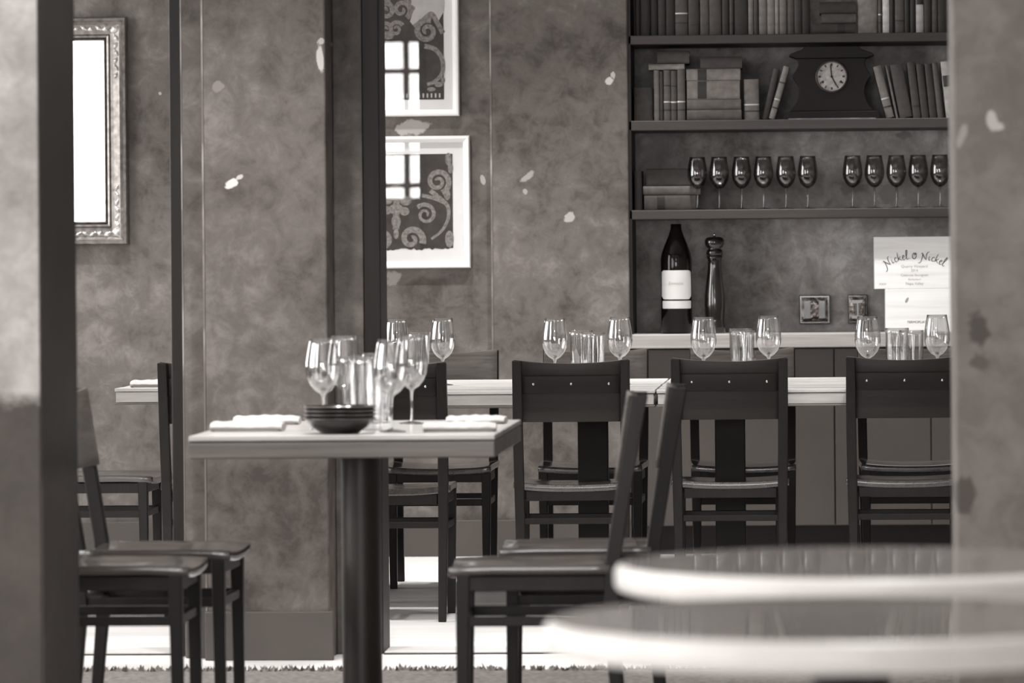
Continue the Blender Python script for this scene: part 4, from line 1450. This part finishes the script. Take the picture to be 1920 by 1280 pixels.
# ---------------------------------------------------------------- mirror
A, B = on_y(240, 458, BACK - 0.03), on_y(240, 32, BACK - 0.03)
mw = 0.62
mt_ = thing('wall_mirror', 'tall mirror in an ornate carved silvery frame on the left back wall', 'mirror', (A.x - mw / 2, BACK - 0.001, (A.z + B.z) / 2))
hw, hh = mw / 2, (B.z - A.z) / 2
obj('frame', mitred(-hw, hw, -hh, hh, [(0, 0), (0.0, 0.034), (0.004, 0.044), (0.014, 0.046), (0.020, 0.036), (0.030, 0.027), (0.055, 0.021), (0.068, 0.019)]), M_gilt, mt_)
obj('inner_bead', mitred(-hw + 0.0685, hw - 0.0685, -hh + 0.0685, hh - 0.0685, [(0, 0.012), (0.0, 0.022), (0.005, 0.027), (0.012, 0.025), (0.016, 0.014), (0.020, 0.022), (0.024, 0.018), (0.025, 0.008)]), M_gilt, mt_)
obj('mirror_glass', MB().box(-hw + 0.080, hw - 0.080, -0.009, -0.001, -hh + 0.080, hh - 0.080), M_mirror, mt_)
m = MB()
ic = 0.043


def leaf(x, z_, L, wdt, ang, p=0.010):
    vs, n = [], 8
    for k in range(n + 1):
        u = k / n
        wv = wdt * math.sin(PI * u ** 0.7) * (1 + 0.25 * math.sin(u * 18))
        for s, hgt in ((-1, 0), (0, p), (1, 0)):
            lx, lz = (u - 0.5) * L, s * wv / 2
            vs.append((x + lx * math.cos(ang) - lz * math.sin(ang), -0.0255 - hgt * math.sin(PI * min(1, u * 1.1 + .05)), z_ + lx * math.sin(ang) + lz * math.cos(ang)))
    fs = []
    for k in range(n):
        for j in (0, 1):
            fs.append((3 * k + j, 3 * k + 3 + j, 3 * k + 4 + j, 3 * k + 1 + j))
    m.add(vs, fs, True)


for sx in (-1, 1):
    for sz in (-1, 1):
        x, z_ = sx * (hw - ic), sz * (hh - ic)
        leaf(x, z_, .055, .030, PI / 4 * sx * sz, .014)
        for k in range(1, 7):
            leaf(x, z_ - sz * 0.030 * k - sz * .008, .036, .020 - .0012 * k, PI / 2 + (0.55 if k % 2 else -0.55), .010)
        for k in range(1, 6):
            leaf(x - sx * 0.030 * k - sx * .008, z_, .036, .021 - .0015 * k, (0.5 if k % 2 else -0.5), .010)
    leaf(0, sx * (hh - ic), .06, .03, 0, .012)
o = obj('carved_ornament', m, plain('worn_bright_gilt', 0.6, rough=0.35, metal=0.6, var=0.4, scale=60), mt_)
o['kind'] = 'stuff'

# ---------------------------------------------------------------- ceiling lamps and a small bulb cluster (above the frame)
for i, (x_, y_) in enumerate(DOWN):
    t = thing('downlight', 'small recessed downlight in the ceiling, %s of eleven counted from the back left' % ORD[i], 'lamp', (x_, y_, CEIL - 0.012), 0, 'ceiling downlights')
    obj('trim_ring', MB().lathe([(0.065, 0.0), (0.09, 0.0), (0.092, 0.0115), (0.065, 0.0115), (0.065, 0.0)], 24), M_frame, t)
ch = thing('pendant_cluster', 'pendant of eight bare bulbs hanging above the oak table', 'lamp', (-0.55, 10.9, 2.35))
obj('ring', MB().lathe([(0.20, 0.06), (0.215, 0.06), (0.215, 0.075), (0.20, 0.075), (0.20, 0.06)], 32), M_black, ch)
obj('rod', MB().bar([(0, 0, 0.06), (0, 0, CEIL - 2.35 - 0.001)], .012, .012).box(-.205, .205, -.005, .005, .062, .072), M_black, ch)
for k in range(8):
    a = k * PI / 4
    obj('bulb', MB().lathe([(0, 0), (0.014, 0.005), (0.02, 0.02), (0.014, 0.042), (0.010, 0.06), (0, 0.06)], 14, Matrix.Translation((.207 * math.cos(a), .207 * math.sin(a), 0))), M_lamp, ch)
